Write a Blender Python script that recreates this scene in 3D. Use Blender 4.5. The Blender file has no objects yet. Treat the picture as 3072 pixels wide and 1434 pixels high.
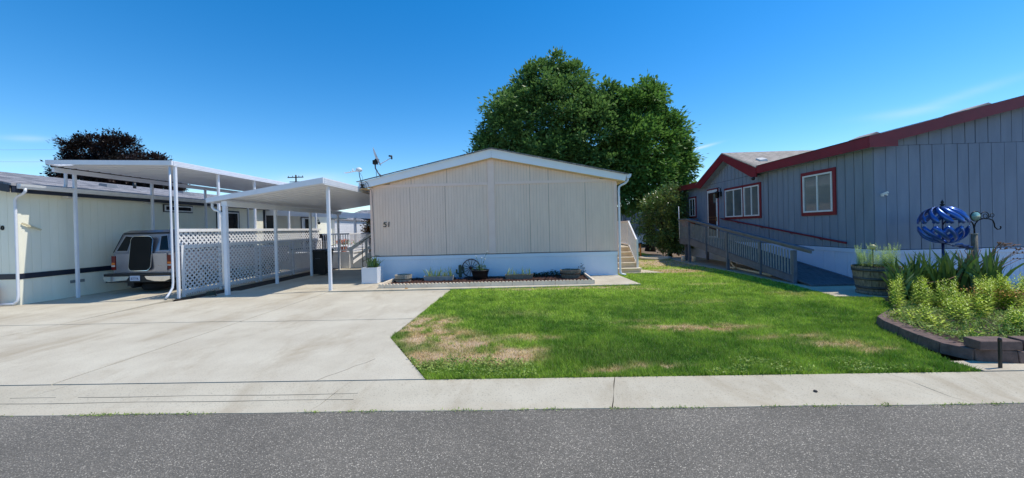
import bpy, math, random
import numpy as np
from mathutils import Vector, Matrix
random.seed(5); rng = np.random.default_rng(5)
R = math.radians
scene = bpy.context.scene
col = scene.collection

# ------------------------------------------------------------------ camera
cd = bpy.data.cameras.new("camera"); cam = bpy.data.objects.new("camera", cd); col.objects.link(cam)
cd.sensor_width = 36.0; cd.lens = 1150.0/3072*36; cd.shift_y = -0.00809; cd.clip_start = 0.05; cd.clip_end = 3000
ax = [(0.99934, 0.02642, -0.02505), (-0.02488, -0.00679, -0.99967), (-0.02659, 0.99963, -0.00612)]  # right, down, forward
mw = Matrix.Identity(4)
for i in range(3):
    mw[i][0] = ax[0][i]; mw[i][1] = -ax[1][i]; mw[i][2] = -ax[2][i]
mw[0][3], mw[1][3], mw[2][3] = 0, 0, 1.65
cam.matrix_world = mw
scene.camera = cam

# ------------------------------------------------------------------ light
SUN = Vector((0.556, 0.095, 1.0)).normalized()
sl = bpy.data.lights.new("sun", 'SUN'); sl.energy = 3.2; sl.angle = R(0.5); sl.color = (1.0, 0.93, 0.81)
so = bpy.data.objects.new("sun", sl); col.objects.link(so)
so.rotation_euler = SUN.to_track_quat('Z', 'Y').to_euler()
world = bpy.data.worlds.new("World"); scene.world = world; world.use_nodes = True
wt = world.node_tree; wn = wt.nodes; wl = wt.links
bg = wn["Background"]; bg.inputs[1].default_value = 0.15
sky = wn.new("ShaderNodeTexSky"); sky.sky_type = 'NISHITA'; sky.sun_disc = False
sky.sun_elevation = math.asin(SUN.z); sky.sun_rotation = math.atan2(SUN.x, SUN.y)
sky.altitude = 200; sky.air_density = 1.0; sky.dust_density = 0.1; sky.ozone_density = 2.6
hs = wn.new("ShaderNodeHueSaturation"); hs.inputs["Saturation"].default_value = 1.42; hs.inputs["Value"].default_value = 0.93
wl.new(sky.outputs[0], hs.inputs["Color"])
# faint cirrus streaks in the sky (world directions)
tc = wn.new("ShaderNodeTexCoord"); sp = wn.new("ShaderNodeSeparateXYZ"); wl.new(tc.outputs["Generated"], sp.inputs[0])
def wmath(op, a, b=None, c=None):
    n = wn.new("ShaderNodeMath"); n.operation = op
    for i, v in enumerate((a, b, c)):
        if v is None: continue
        if isinstance(v, (int, float)): n.inputs[i].default_value = v
        else: wl.new(v, n.inputs[i])
    return n.outputs[0]
ypos = wmath('MAXIMUM', sp.outputs[1], 0.02)
u = wmath('DIVIDE', sp.outputs[0], ypos); v = wmath('DIVIDE', sp.outputs[2], ypos)
mp = wn.new("ShaderNodeCombineXYZ"); wl.new(wmath('MULTIPLY', u, 1.6), mp.inputs[0]); wl.new(wmath('MULTIPLY', v, 9.0), mp.inputs[1])
nz = wn.new("ShaderNodeTexNoise"); nz.inputs["Scale"].default_value = 2.2; nz.inputs["Detail"].default_value = 6; nz.inputs["Distortion"].default_value = 0.6
wl.new(mp.outputs[0], nz.inputs["Vector"])
streaks = [(1.13, 0.31, 0.17, 0.012, 0.30, .5), (0.97, 0.268, 0.10, 0.011, 0.10, .55), (-1.33, 0.275, 0.07, 0.008, -0.06, .8),
           (-0.56, 0.137, 0.09, 0.018, 0.0, 1.3), (0.47, 0.197, 0.035, 0.0035, 0.24, 1.6), (-1.25, 0.21, 0.25, 0.012, 0.0, .5)]
tot = None
for (su, sv, ru, rv, sl_, amp) in streaks:
    du = wmath('SUBTRACT', u, su); dv = wmath('SUBTRACT', wmath('SUBTRACT', v, sv), wmath('MULTIPLY', du, sl_))
    e = wmath('ADD', wmath('POWER', wmath('ABSOLUTE', wmath('DIVIDE', du, ru)), 2.0), wmath('POWER', wmath('ABSOLUTE', wmath('DIVIDE', dv, rv)), 2.0))
    g = wmath('MULTIPLY', wmath('POWER', 2.718, wmath('MULTIPLY', e, -1.0)), amp)
    tot = g if tot is None else wmath('ADD', tot, g)
cm = wmath('MULTIPLY', tot, wmath('MULTIPLY', nz.outputs[0], 0.62)); cm = wmath('MINIMUM', cm, 0.55)
mx = wn.new("ShaderNodeMixRGB"); wl.new(cm, mx.inputs[0]); wl.new(hs.outputs[0], mx.inputs[1]); mx.inputs[2].default_value = (4.2, 4.9, 6.0, 1)
wl.new(mx.outputs[0], bg.inputs[0])
scene.view_settings.view_transform = 'Standard'; scene.view_settings.look = 'None'
scene.view_settings.exposure = 0.42; scene.view_settings.gamma = 1.0

# ------------------------------------------------------------------ helpers
def C(r, g, b):
    f = lambda x: ((x/255+0.055)/1.055)**2.4 if x > 10 else x/255/12.92
    return (f(r), f(g), f(b), 1)
def nd(nt, typ, **kw):
    n = nt.nodes.new(typ)
    for k, v_ in kw.items(): setattr(n, k, v_)
    return n
MATS = {}
def mat(name, c1, c2=None, rough=0.7, scale=4.0, bump=0.0, bscale=60.0, metal=0.0, spec=0.5, stretch=(1, 1, 1),
        speck=None, trans=0.0, island=0.0, attr=None, coat=0.0, detail=5.0):
    """procedural material: two tones mixed by world noise, fine bump, optional speckle / per-leaf variation"""
    if name in MATS: return MATS[name]
    m = bpy.data.materials.new(name); m.use_nodes = True; nt = m.node_tree; L = nt.links
    p = nt.nodes["Principled BSDF"]; out = nt.nodes["Material Output"]
    geo = nd(nt, "ShaderNodeNewGeometry")
    mp_ = nd(nt, "ShaderNodeMapping"); mp_.inputs["Scale"].default_value = stretch; L.new(geo.outputs["Position"], mp_.inputs[0])
    n1 = nd(nt, "ShaderNodeTexNoise"); n1.inputs["Scale"].default_value = scale; n1.inputs["Detail"].default_value = detail; n1.inputs["Roughness"].default_value = 0.6
    L.new(mp_.outputs[0], n1.inputs["Vector"])
    if attr:
        a = nd(nt, "ShaderNodeAttribute"); a.attribute_name = attr; csock = a.outputs["Color"]
    else:
        mr = nd(nt, "ShaderNodeMapRange"); mr.inputs[1].default_value = 0.3; mr.inputs[2].default_value = 0.7; L.new(n1.outputs[0], mr.inputs[0])
        mixn = nd(nt, "ShaderNodeMixRGB"); mixn.inputs[1].default_value = c1; mixn.inputs[2].default_value = c2 or c1
        L.new(mr.outputs[0], mixn.inputs[0]); csock = mixn.outputs[0]
    if island:
        h = nd(nt, "ShaderNodeHueSaturation"); L.new(csock, h.inputs["Color"])
        mr2 = nd(nt, "ShaderNodeMapRange"); mr2.inputs[3].default_value = 1-island; mr2.inputs[4].default_value = 1+island
        L.new(geo.outputs["Random Per Island"], mr2.inputs[0]); L.new(mr2.outputs[0], h.inputs["Value"]); csock = h.outputs[0]
    if speck:
        sc_, th, colr, amt = speck
        vz = nd(nt, "ShaderNodeTexNoise"); vz.inputs["Scale"].default_value = sc_; vz.inputs["Detail"].default_value = 2; L.new(geo.outputs["Position"], vz.inputs["Vector"])
        mr3 = nd(nt, "ShaderNodeMapRange"); mr3.inputs[1].default_value = th; mr3.inputs[2].default_value = th+0.06; mr3.inputs[4].default_value = amt; L.new(vz.outputs[0], mr3.inputs[0])
        m3 = nd(nt, "ShaderNodeMixRGB"); L.new(mr3.outputs[0], m3.inputs[0]); L.new(csock, m3.inputs[1]); m3.inputs[2].default_value = colr; csock = m3.outputs[0]
    L.new(csock, p.inputs["Base Color"])
    p.inputs["Roughness"].default_value = rough; p.inputs["Metallic"].default_value = metal; p.inputs["Specular IOR Level"].default_value = spec
    if coat: p.inputs["Coat Weight"].default_value = coat; p.inputs["Coat Roughness"].default_value = 0.06
    if bump:
        n2 = nd(nt, "ShaderNodeTexNoise"); n2.inputs["Scale"].default_value = bscale; n2.inputs["Detail"].default_value = 4; L.new(mp_.outputs[0], n2.inputs["Vector"])
        b = nd(nt, "ShaderNodeBump"); b.inputs["Strength"].default_value = bump; b.inputs["Distance"].default_value = 0.01
        L.new(n2.outputs[0], b.inputs["Height"]); L.new(b.outputs[0], p.inputs["Normal"])
    if trans:
        t = nd(nt, "ShaderNodeBsdfTranslucent"); L.new(csock, t.inputs[0]); ms = nd(nt, "ShaderNodeMixShader"); ms.inputs[0].default_value = trans
        L.new(p.outputs[0], ms.inputs[1]); L.new(t.outputs[0], ms.inputs[2]); L.new(ms.outputs[0], out.inputs[0])
    MATS[name] = m; return m

class MB:
    def __init__(s): s.v = []; s.f = []; s.sm = []
    def add(s, vs, fs, smooth=False):
        o = len(s.v); s.v += [tuple(q) for q in vs]; s.f += [tuple(i+o for i in f) for f in fs]; s.sm += [smooth]*len(fs); return s
    def box(s, x0, x1, y0, y1, z0, z1):
        if x0 > x1: x0, x1 = x1, x0
        if y0 > y1: y0, y1 = y1, y0
        vs = [(x0,y0,z0),(x1,y0,z0),(x1,y1,z0),(x0,y1,z0),(x0,y0,z1),(x1,y0,z1),(x1,y1,z1),(x0,y1,z1)]
        return s.add(vs, [(0,3,2,1),(4,5,6,7),(0,1,5,4),(1,2,6,5),(2,3,7,6),(3,0,4,7)])
    def hexa(s, b, t):   # four bottom points, four top points
        return s.add(list(b)+list(t), [(0,3,2,1),(4,5,6,7),(0,1,5,4),(1,2,6,5),(2,3,7,6),(3,0,4,7)])
    def bar(s, a, b, w, h, up=(0,0,1)):  # rectangular bar between two points
        a = Vector(a); b = Vector(b); d = (b-a).normalized(); up = Vector(up)
        sd = d.cross(up)
        if sd.length < 1e-4: sd = d.cross(Vector((1,0,0)))
        sd.normalize(); u_ = sd.cross(d); sd *= w/2; u_ *= h/2
        q = [-sd-u_, sd-u_, sd+u_, -sd+u_]
        return s.add([a+k for k in q]+[b+k for k in q], [(0,3,2,1),(4,5,6,7),(0,1,5,4),(1,2,6,5),(2,3,7,6),(3,0,4,7)])
    def prism(s, poly, d):  # poly: 3d points (planar), extruded by vector d
        n = len(poly); d = Vector(d); vs = [Vector(p) for p in poly]; vs += [p+d for p in vs[:n]]
        return s.add(vs, [tuple(range(n))[::-1], tuple(range(n, 2*n))]+[(i, (i+1)%n, (i+1)%n+n, i+n) for i in range(n)])
    def tube(s, pts, r, n=8, cap=True):
        pts = [Vector(p) for p in pts]; rs = r if isinstance(r, (list, tuple)) else [r]*len(pts)
        vs = []; fs = []; prev = None
        for i, p in enumerate(pts):
            d = (pts[min(i+1, len(pts)-1)]-pts[max(i-1, 0)])
            if d.length < 1e-9: d = Vector((0,0,1))
            d.normalize()
            if prev is None:
                a = d.cross(Vector((0,0,1)))
                if a.length < 0.1: a = d.cross(Vector((1,0,0)))
            else: a = prev-d*prev.dot(d)
            a.normalize(); prev = a; b = d.cross(a)
            for k in range(n):
                t = 2*math.pi*k/n; vs.append(p+(a*math.cos(t)+b*math.sin(t))*rs[i])
        for i in range(len(pts)-1):
            for k in range(n): fs.append((i*n+k, i*n+(k+1)%n, (i+1)*n+(k+1)%n, (i+1)*n+k))
        if cap: fs += [tuple(range(n))[::-1], tuple(range((len(pts)-1)*n, len(pts)*n))]
        return s.add(vs, fs, True)
    def lathe(s, prof, c=(0,0,0), n=24, closed=False):  # prof: (r, z)
        vs = []; fs = []; m = len(prof)
        for k in range(n):
            t = 2*math.pi*k/n
            for r, z in prof: vs.append((c[0]+r*math.cos(t), c[1]+r*math.sin(t), c[2]+z))
        for k in range(n):
            k2 = (k+1) % n
            for i in range(m-1 if not closed else m):
                j = (i+1) % m; fs.append((k*m+i, k2*m+i, k2*m+j, k*m+j))
        return s.add(vs, fs, True)
    def ribbon(s, pts, w, side, th=0.0):
        """flat blade along pts with widths w and side vectors"""
        vs = []; fs = []
        for p, wi in zip(pts, w):
            sv = Vector(side)*wi/2; vs += [Vector(p)-sv, Vector(p)+sv]
        for i in range(len(pts)-1): fs.append((2*i, 2*i+1, 2*i+3, 2*i+2))
        return s.add(vs, fs, True)
    def build(s, name, m, parent=None, bevel=0.0):
        me = bpy.data.meshes.new(name); o = bpy.data.objects.new(name, me); col.objects.link(o)
        off = Vector((0,0,0))
        if parent is not None:
            o.parent = parent; q = parent
            while q is not None: off += q.location; q = q.parent
        me.from_pydata([(a-off.x, b-off.y, c-off.z) for a, b, c in s.v], [], s.f)
        me.polygons.foreach_set("use_smooth", s.sm); me.update()
        me.materials.append(m)
        if bevel:
            b = o.modifiers.new("bevel", 'BEVEL'); b.width = bevel; b.segments = 2; b.limit_method = 'ANGLE'
        return o
def tag(o, label=None, cat=None, group=None, kind=None):
    if label: o["label"] = label
    if cat: o["category"] = cat
    if group: o["group"] = group
    if kind: o["kind"] = kind
    return o
def empty(name, loc, label, cat, group=None):
    o = bpy.data.objects.new(name, None); o.empty_display_size = 0.1; col.objects.link(o); o.location = loc
    return tag(o, label, cat, group)
def npmesh(name, verts, faces, m, parent=None, cols=None, nside=3):
    """verts (N,3), faces (M,nside) as numpy"""
    me = bpy.data.meshes.new(name); o = bpy.data.objects.new(name, me); col.objects.link(o)
    v_ = verts.astype(np.float32).copy()
    if parent is not None:
        o.parent = parent; v_ -= np.array(parent.location, dtype=np.float32)
    M_ = len(faces)
    me.vertices.add(len(v_)); me.vertices.foreach_set("co", v_.ravel())
    me.loops.add(M_*nside); me.loops.foreach_set("vertex_index", faces.astype(np.int32).ravel())
    me.polygons.add(M_); me.polygons.foreach_set("loop_start", np.arange(0, M_*nside, nside, dtype=np.int32))
    if cols is not None:
        at = me.attributes.new("Col", 'FLOAT_COLOR', 'POINT'); at.data.foreach_set("color", cols.astype(np.float32).ravel())
    me.update(); me.validate(); me.materials.append(m); return o
def unit(a): return a/np.maximum(np.linalg.norm(a, axis=1, keepdims=True), 1e-9)
def leaf_mesh(name, P, D, S, length, width, m, parent=None, fold=0.25):
    """folded two-triangle-pair leaves at P, pointing along D, side S"""
    n = len(P); D = unit(D); S = unit(S-D*np.sum(S*D, 1, keepdims=True)); N = np.cross(D, S)
    length = np.broadcast_to(np.asarray(length, float).reshape(-1, 1), (n, 1)); width = np.broadcast_to(np.asarray(width, float).reshape(-1, 1), (n, 1))
    mid = P+D*length*0.45
    V = np.stack([P, mid+S*width/2+N*width*fold, P+D*length, mid-S*width/2+N*width*fold], 1).reshape(-1, 3)
    b = np.arange(n)[:, None]*4
    F = np.concatenate([b+np.array([[0, 1, 2]]), b+np.array([[0, 2, 3]])], 1).reshape(-1, 3)
    return npmesh(name, V, F, m, parent)
def vnoise(x, y, s, seed=0):
    """smooth value noise in numpy"""
    xs = x*s+seed*17.3; ys = y*s+seed*9.1; xi = np.floor(xs); yi = np.floor(ys); fx = xs-xi; fy = ys-yi
    fx = fx*fx*(3-2*fx); fy = fy*fy*(3-2*fy)
    h = lambda a, b: np.modf(np.abs(np.sin(a*127.1+b*311.7+seed*3.1)*43758.5453))[0]
    return (h(xi, yi)*(1-fx)+h(xi+1, yi)*fx)*(1-fy)+(h(xi, yi+1)*(1-fx)+h(xi+1, yi+1)*fx)*fy

# ------------------------------------------------------------------ materials
def concrete(name, a, b, stain=0.68):
    m = mat(name, a, b, rough=0.85, scale=1.1, bump=0.3, bscale=90, speck=(70, 0.60, C(120,112,100), 0.45), detail=12)
    nt = m.node_tree; L = nt.links; p = nt.nodes["Principled BSDF"]; src = p.inputs["Base Color"].links[0].from_socket
    geo = nd(nt, "ShaderNodeNewGeometry"); mp_ = nd(nt, "ShaderNodeMapping"); mp_.inputs["Scale"].default_value = (1.3, .55, 1); L.new(geo.outputs["Position"], mp_.inputs[0])
    n = nd(nt, "ShaderNodeTexNoise"); n.inputs["Scale"].default_value = 1.1; n.inputs["Detail"].default_value = 9; n.inputs["Roughness"].default_value = .72; n.inputs["Distortion"].default_value = .4; L.new(mp_.outputs[0], n.inputs["Vector"])
    mr = nd(nt, "ShaderNodeMapRange"); mr.inputs[1].default_value = .50; mr.inputs[2].default_value = .72; mr.inputs[4].default_value = stain; L.new(n.outputs[0], mr.inputs[0])
    mx_ = nd(nt, "ShaderNodeMixRGB"); L.new(mr.outputs[0], mx_.inputs[0]); L.new(src, mx_.inputs[1]); mx_.inputs[2].default_value = C(156,140,114); L.new(mx_.outputs[0], p.inputs["Base Color"])
    return m
M_conc = concrete("driveway_concrete", C(204,196,176), C(184,174,154))
M_conc2 = concrete("curb_concrete", C(202,193,172), C(178,168,147))
M_slab = concrete("slab_concrete", C(208,198,178), C(184,172,150))
M_white = mat("white_metal", C(228,230,236), C(218,221,228), rough=0.38, scale=3)
M_whitesh = mat("white_wood", C(232,232,232), C(215,216,218), rough=0.55, scale=6, bump=0.1)
M_lattice = mat("white_lattice", C(236,236,238), C(220,221,224), rough=0.5, scale=5)
M_siding = mat("tan_siding", C(250,221,200), C(241,211,190), rough=0.85, scale=2.2, bump=0.35, bscale=90, stretch=(3, 3, 0.6))
M_trim51 = mat("tan_trim", C(249,220,204), C(243,212,196), rough=0.8, scale=3, bump=0.15)
M_skirt51 = mat("pale_blue_skirting", C(230,237,246), C(220,229,242), rough=0.35, scale=1.5, stretch=(1, 1, 0.3))
M_soffit = mat("cream_soffit", C(225,200,160), C(215,188,148), rough=0.8)
M_fascia = mat("white_fascia", C(244,245,248), C(238,240,246), rough=0.4, scale=1.5)
M_cream = mat("cream_siding", C(241,239,222), C(234,232,213), rough=0.7, scale=1.8, bump=0.15, bscale=70, stretch=(2, 2, 0.5))
M_navy = mat("navy_trim", C(30,40,58), C(24,32,48), rough=0.5)
M_blue = mat("slate_blue_siding", C(136,146,162), C(122,132,148), rough=0.75, scale=1.4, bump=0.35, bscale=80, stretch=(3, 3, 0.6))
M_red = mat("dark_red_trim", C(134,24,38), C(116,18,32), rough=0.5, scale=2)
M_glass = mat("window_glass", C(84,92,98), C(126,128,126), rough=0.05, scale=1.1, spec=1.0)
M_dglass = mat("dark_glass", C(12,14,17), C(18,21,25), rough=0.12, spec=0.3)
M_black = mat("black_plastic", C(22,23,26), C(30,31,34), rough=0.45)
M_blkiron = mat("black_iron", C(18,18,20), C(28,26,26), rough=0.4, metal=0.4)
M_tyre = mat("tyre_rubber", C(24,24,25), C(34,33,32), rough=0.9, bump=0.3, bscale=60)
M_paint = mat("pewter_paint", C(164,162,172), C(154,152,162), rough=0.28, metal=0.75, coat=0.7)
M_chrome = mat("chrome", C(225,225,222), C(205,205,204), rough=0.12, metal=1.0)
M_lamp_r = mat("red_lens", C(120,16,20), C(96,10,14), rough=0.15, coat=0.5)
M_lamp_a = mat("amber_lens", C(235,130,40), C(220,110,30), rough=0.15, coat=0.5)
M_lamp_w = mat("clear_lens", C(215,205,200), C(190,180,176), rough=0.15)
M_plate = mat("plate_white", C(200,210,225), C(170,182,205), rough=0.4, scale=20)
M_platenum = mat("plate_ink", C(30,45,90), None, rough=0.5)
M_wood = mat("weathered_wood", C(150,140,122), C(92,84,74), rough=0.85, scale=7, bump=0.5, bscale=50, stretch=(6, 6, 0.8))
M_woodl = mat("pale_weathered_wood", C(200,190,172), C(140,128,112), rough=0.85, scale=9, bump=0.4, bscale=50, stretch=(5, 5, 0.7))
M_barrel = mat("old_barrel_wood", C(148,140,124), C(88,82,74), rough=0.85, scale=9, bump=0.5, bscale=50, stretch=(5, 5, 0.9))
M_hoop = mat("rusty_hoop", C(48,42,42), C(70,52,42), rough=0.6, metal=0.6)
M_ramp = mat("grey_painted_wood", C(104,110,126), C(84,90,104), rough=0.7, scale=5, bump=0.2, bscale=50)
M_deck = mat("worn_deck_board", C(104,112,122), C(66,70,78), rough=0.75, scale=6, bump=0.3, bscale=40, stretch=(3, 0.8, 1))
M_terra = mat("terracotta", C(190,96,58), C(166,80,48), rough=0.8, scale=10)
M_soil = mat("dark_soil", C(70,54,42), C(44,34,28), rough=0.95, scale=14, bump=0.8, bscale=60)
M_mulch = mat("red_mulch", C(112,66,52), C(64,38,32), rough=0.9, island=0.5, scale=25)
M_block = mat("reddish_block", C(122,100,92), C(88,72,66), rough=0.9, scale=12, bump=0.6, bscale=90, speck=(120, 0.66, C(80,64,60), 0.7))
M_edge = mat("edging_concrete", C(240,222,198), C(222,204,180), rough=0.85, scale=7, bump=0.3, bscale=120)
M_bark = mat("bark", C(84,70,58), C(48,40,34), rough=0.95, scale=9, bump=0.8, bscale=30, stretch=(4, 4, 0.8))
M_maple = mat("maple_leaf", C(82,120,60), C(120,154,82), rough=0.5, scale=0.8, trans=0.34, island=0.22, spec=0.5)
M_maple2 = mat("bright_maple_leaf", C(84,126,54), C(118,158,72), rough=0.5, scale=0.5, trans=0.36, island=0.22, spec=0.5)
M_purple = mat("purple_leaf", C(52,34,34), C(36,34,28), rough=0.5, scale=0.6, trans=0.12, island=0.4, spec=0.4)
M_photinia = mat("glossy_shrub_leaf", C(104,146,72), C(122,116,68), rough=0.3, scale=2.2, trans=0.2, island=0.45, spec=0.6)
M_peren = mat("lime_perennial_leaf", C(204,214,66), C(140,176,58), rough=0.5, scale=2.2, trans=0.35, island=0.45)
M_peren2 = mat("pale_perennial_leaf", C(176,200,120), C(150,184,96), rough=0.5, scale=3, trans=0.35, island=0.25)
M_low = mat("low_groundcover_leaf", C(122,154,60), C(164,180,88), rough=0.6, scale=3, trans=0.25, island=0.4)
M_iris = mat("iris_leaf", C(74,108,54), C(98,124,58), rough=0.4, scale=3, trans=0.25, island=0.35)
M_irisy = mat("young_iris_leaf", C(150,172,84), C(176,180,110), rough=0.45, scale=6, trans=0.3, island=0.3)
M_dry = mat("dry_stalk", C(120,84,66), C(150,116,88), rough=0.8, scale=8)
M_petal = mat("white_petal", C(240,240,236), None, rough=0.6, trans=0.3)
M_pink = mat("pink_petal", C(232,110,96), C(240,150,130), rough=0.6, scale=30, trans=0.3)
M_yel = mat("yellow_petal", C(236,176,50), C(220,150,60), rough=0.6, scale=30, trans=0.3)
M_bluem = mat("blue_spinner_metal", C(56,104,180), C(36,78,156), rough=0.3, metal=0.5, scale=5, coat=0.4)
M_bluep = mat("blue_pole_metal", C(46,58,104), C(36,46,86), rough=0.4, metal=0.4)
M_glassd = mat("green_glass_disc", C(130,170,160), C(96,140,136), rough=0.1, scale=30, coat=0.5)
M_step = mat("beige_step", C(226,204,170), C(214,190,156), rough=0.8, scale=4, bump=0.2)
M_wheelw = mat("maroon_wheel_wood", C(78,32,30), C(50,22,24), rough=0.6, scale=12)
M_cactus = mat("green_cactus_metal", C(44,74,60), C(32,58,50), rough=0.5)
M_polyw = mat("white_box_plastic", C(222,226,232), C(212,216,224), rough=0.4)
M_grey = mat("grey_wall", C(116,122,130), C(104,110,118), rough=0.8, scale=2)
M_shing = None
def shingle(name, a, b, axis):
    m = bpy.data.materials.new(name); m.use_nodes = True; nt = m.node_tree; L = nt.links; p = nt.nodes["Principled BSDF"]
    geo = nd(nt, "ShaderNodeNewGeometry"); mp_ = nd(nt, "ShaderNodeMapping"); mp_.inputs["Scale"].default_value = (1, 1, 1)
    if axis == 'Y': mp_.inputs["Rotation"].default_value = (0, 0, R(90))
    L.new(geo.outputs["Position"], mp_.inputs[0])
    br = nd(nt, "ShaderNodeTexBrick"); br.inputs["Scale"].default_value = 1.0; br.inputs["Brick Width"].default_value = 0.30; br.inputs["Row Height"].default_value = 0.14
    br.inputs["Mortar Size"].default_value = 0.006; br.inputs["Color1"].default_value = a; br.inputs["Color2"].default_value = b; br.inputs["Mortar"].default_value = tuple(x*0.55 for x in b[:3])+(1,)
    L.new(mp_.outputs[0], br.inputs["Vector"])
    n = nd(nt, "ShaderNodeTexNoise"); n.inputs["Scale"].default_value = 40; L.new(geo.outputs["Position"], n.inputs["Vector"])
    mx_ = nd(nt, "ShaderNodeMixRGB", blend_type='MULTIPLY'); mx_.inputs[0].default_value = 0.5; L.new(br.outputs[0], mx_.inputs[1]); L.new(n.outputs[0], mx_.inputs[2])
    h = nd(nt, "ShaderNodeHueSaturation"); h.inputs["Value"].default_value = 1.35; L.new(mx_.outputs[0], h.inputs["Color"]); L.new(h.outputs[0], p.inputs["Base Color"])
    p.inputs["Roughness"].default_value = 0.9
    bm = nd(nt, "ShaderNodeBump"); bm.inputs["Strength"].default_value = 0.6; bm.inputs["Distance"].default_value = 0.01; L.new(br.outputs["Fac"], bm.inputs["Height"]); bm.invert = True
    L.new(bm.outputs[0], p.inputs["Normal"]); return m
M_shing = shingle("grey_shingle", C(162,160,162), C(96,96,102), 'Y')
M_shing2 = shingle("tan_shingle", C(170,160,150), C(146,138,128), 'Y')
# asphalt: aggregate of light stones in grey binder
def asphalt():
    m = bpy.data.materials.new("asphalt"); m.use_nodes = True; nt = m.node_tree; L = nt.links; p = nt.nodes["Principled BSDF"]
    geo = nd(nt, "ShaderNodeNewGeometry")
    wv = nd(nt, "ShaderNodeTexNoise"); wv.inputs["Scale"].default_value = 30; L.new(geo.outputs["Position"], wv.inputs["Vector"])
    vo = nd(nt, "ShaderNodeTexVoronoi"); vo.inputs["Scale"].default_value = 105; vo.inputs["Randomness"].default_value = 1.0; L.new(geo.outputs["Position"], vo.inputs["Vector"])
    sx = nd(nt, "ShaderNodeSeparateXYZ"); L.new(vo.outputs["Color"], sx.inputs[0])
    cr = nd(nt, "ShaderNodeValToRGB"); e = cr.color_ramp.elements
    e[0].position = 0.0; e[0].color = C(90,86,78); e[1].position = 1.0; e[1].color = C(206,196,178)
    for pos, c_ in ((0.30, C(114,108,98)), (0.60, C(132,125,114)), (0.84, C(150,142,129)), (0.93, C(176,168,154))):
        q = cr.color_ramp.elements.new(pos); q.color = c_
    L.new(sx.outputs[0], cr.inputs[0])
    # binder between the stones
    mr = nd(nt, "ShaderNodeMapRange"); mr.inputs[1].default_value = 0.35; mr.inputs[2].default_value = 0.62; L.new(vo.outputs["Distance"], mr.inputs[0])
    mx_ = nd(nt, "ShaderNodeMixRGB"); L.new(mr.outputs[0], mx_.inputs[0]); L.new(cr.outputs[0], mx_.inputs[1]); mx_.inputs[2].default_value = C(100,95,86)
    big = nd(nt, "ShaderNodeTexNoise"); big.inputs["Scale"].default_value = 0.9; big.inputs["Detail"].default_value = 7; L.new(geo.outputs["Position"], big.inputs["Vector"])
    mr2 = nd(nt, "ShaderNodeMapRange"); mr2.inputs[1].default_value = 0.3; mr2.inputs[2].default_value = 0.7; mr2.inputs[3].default_value = 0.84; mr2.inputs[4].default_value = 1.18; L.new(big.outputs[0], mr2.inputs[0])
    h = nd(nt, "ShaderNodeHueSaturation"); L.new(mx_.outputs[0], h.inputs["Color"]); L.new(mr2.outputs[0], h.inputs["Value"])
    L.new(h.outputs[0], p.inputs["Base Color"]); p.inputs["Roughness"].default_value = 0.85
    b = nd(nt, "ShaderNodeBump"); b.inputs["Strength"].default_value = 0.9; b.inputs["Distance"].default_value = 0.006; b.invert = True; L.new(vo.outputs["Distance"], b.inputs["Height"]); L.new(b.outputs[0], p.inputs["Normal"])
    return m
M_asph = asphalt()

# ------------------------------------------------------------------ ground, street, paving
M_dirt = mat("bare_dirt", C(134,112,88), C(104,86,66), rough=0.95, scale=3, bump=0.5, bscale=40)
b = MB(); b.box(-600, 600, -300, 900, -0.60, -0.30); b.build("ground", M_dirt)["kind"] = "structure"
b = MB(); b.box(-60, 60, -3.0, 3.62, -0.29, -0.062); b.build("street", M_asph)["kind"] = "structure"
# rolled curb and gutter, poured in segments with cracks between them
prof = [(3.60, -0.058), (3.78, -0.066), (3.92, -0.045), (4.05, -0.012), (4.20, 0.0)]
prof = [(3.60, -0.056), (3.74, -0.058), (3.90, -0.034), (4.06, -0.008), (4.20, 0.0)]
cuts = [(-45, -45), (-24.5, -24.4), (-15.2, -15.1), (-5.52, -5.15), (-2.10, -1.93), (0.80, 0.97), (4.10, 3.86), (9.6, 9.6), (18, 18), (45, 45)]
cb = MB()
crack_rng = random.Random(3)
for i in range(len(cuts)-1):
    def edge(c, sgn):
        x0, x1 = c; out = []
        for k, (y, z) in enumerate(prof):
            t = k/(len(prof)-1); x = x0+(x1-x0)*t
            out.append((x + sgn*(0.0035+0.003*math.sin(k*2.1+x0)), y, z))
        return out
    A = edge(cuts[i], 1); B = edge(cuts[i+1], -1)
    n = 40; vs = []
    for j in range(n+1):
        s_ = j/n
        for k in range(len(prof)):
            x = A[k][0]*(1-s_)+B[k][0]*s_; vs.append((x, A[k][1]+(0.006*math.sin(x*3.1+k) if k == 0 else 0), A[k][2]))
        vs.append((A[-1][0]*(1-s_)+B[-1][0]*s_, 4.20, -0.2)); vs.append((A[0][0]*(1-s_)+B[0][0]*s_, 3.60, -0.2))
    m_ = len(prof)+2; fs = []
    for j in range(n):
        for k in range(len(prof)): fs.append((j*m_+k, (j+1)*m_+k, (j+1)*m_+k+1, j*m_+k+1))
        fs.append((j*m_+m_-1, (j+1)*m_+m_-1, (j+1)*m_, j*m_))
    fs.append(tuple(range(m_))); fs.append(tuple(range(n*m_, (n+1)*m_))[::-1])
    cb.add(vs, fs)
cb.build("curb", M_conc2)["kind"] = "structure"
b = MB()   # tooled drainage lines along the gutter in front of the driveways
for (yy, zz) in ((3.93, -0.0285), (3.83, -0.0435)):
    pts = [(-30+0.25*i, yy+0.006*math.sin(i*0.9+yy*40), zz+0.0015) for i in range(114)]
    for p0, p1 in zip(pts[:-1], pts[1:]):
        if random.random() < 0.97: b.bar(p0, p1, 0.0038, 0.003)
b.build("gutter_line", mat("line_dirt", C(138,130,118), C(158,150,137), rough=0.9))["kind"] = "structure"

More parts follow.
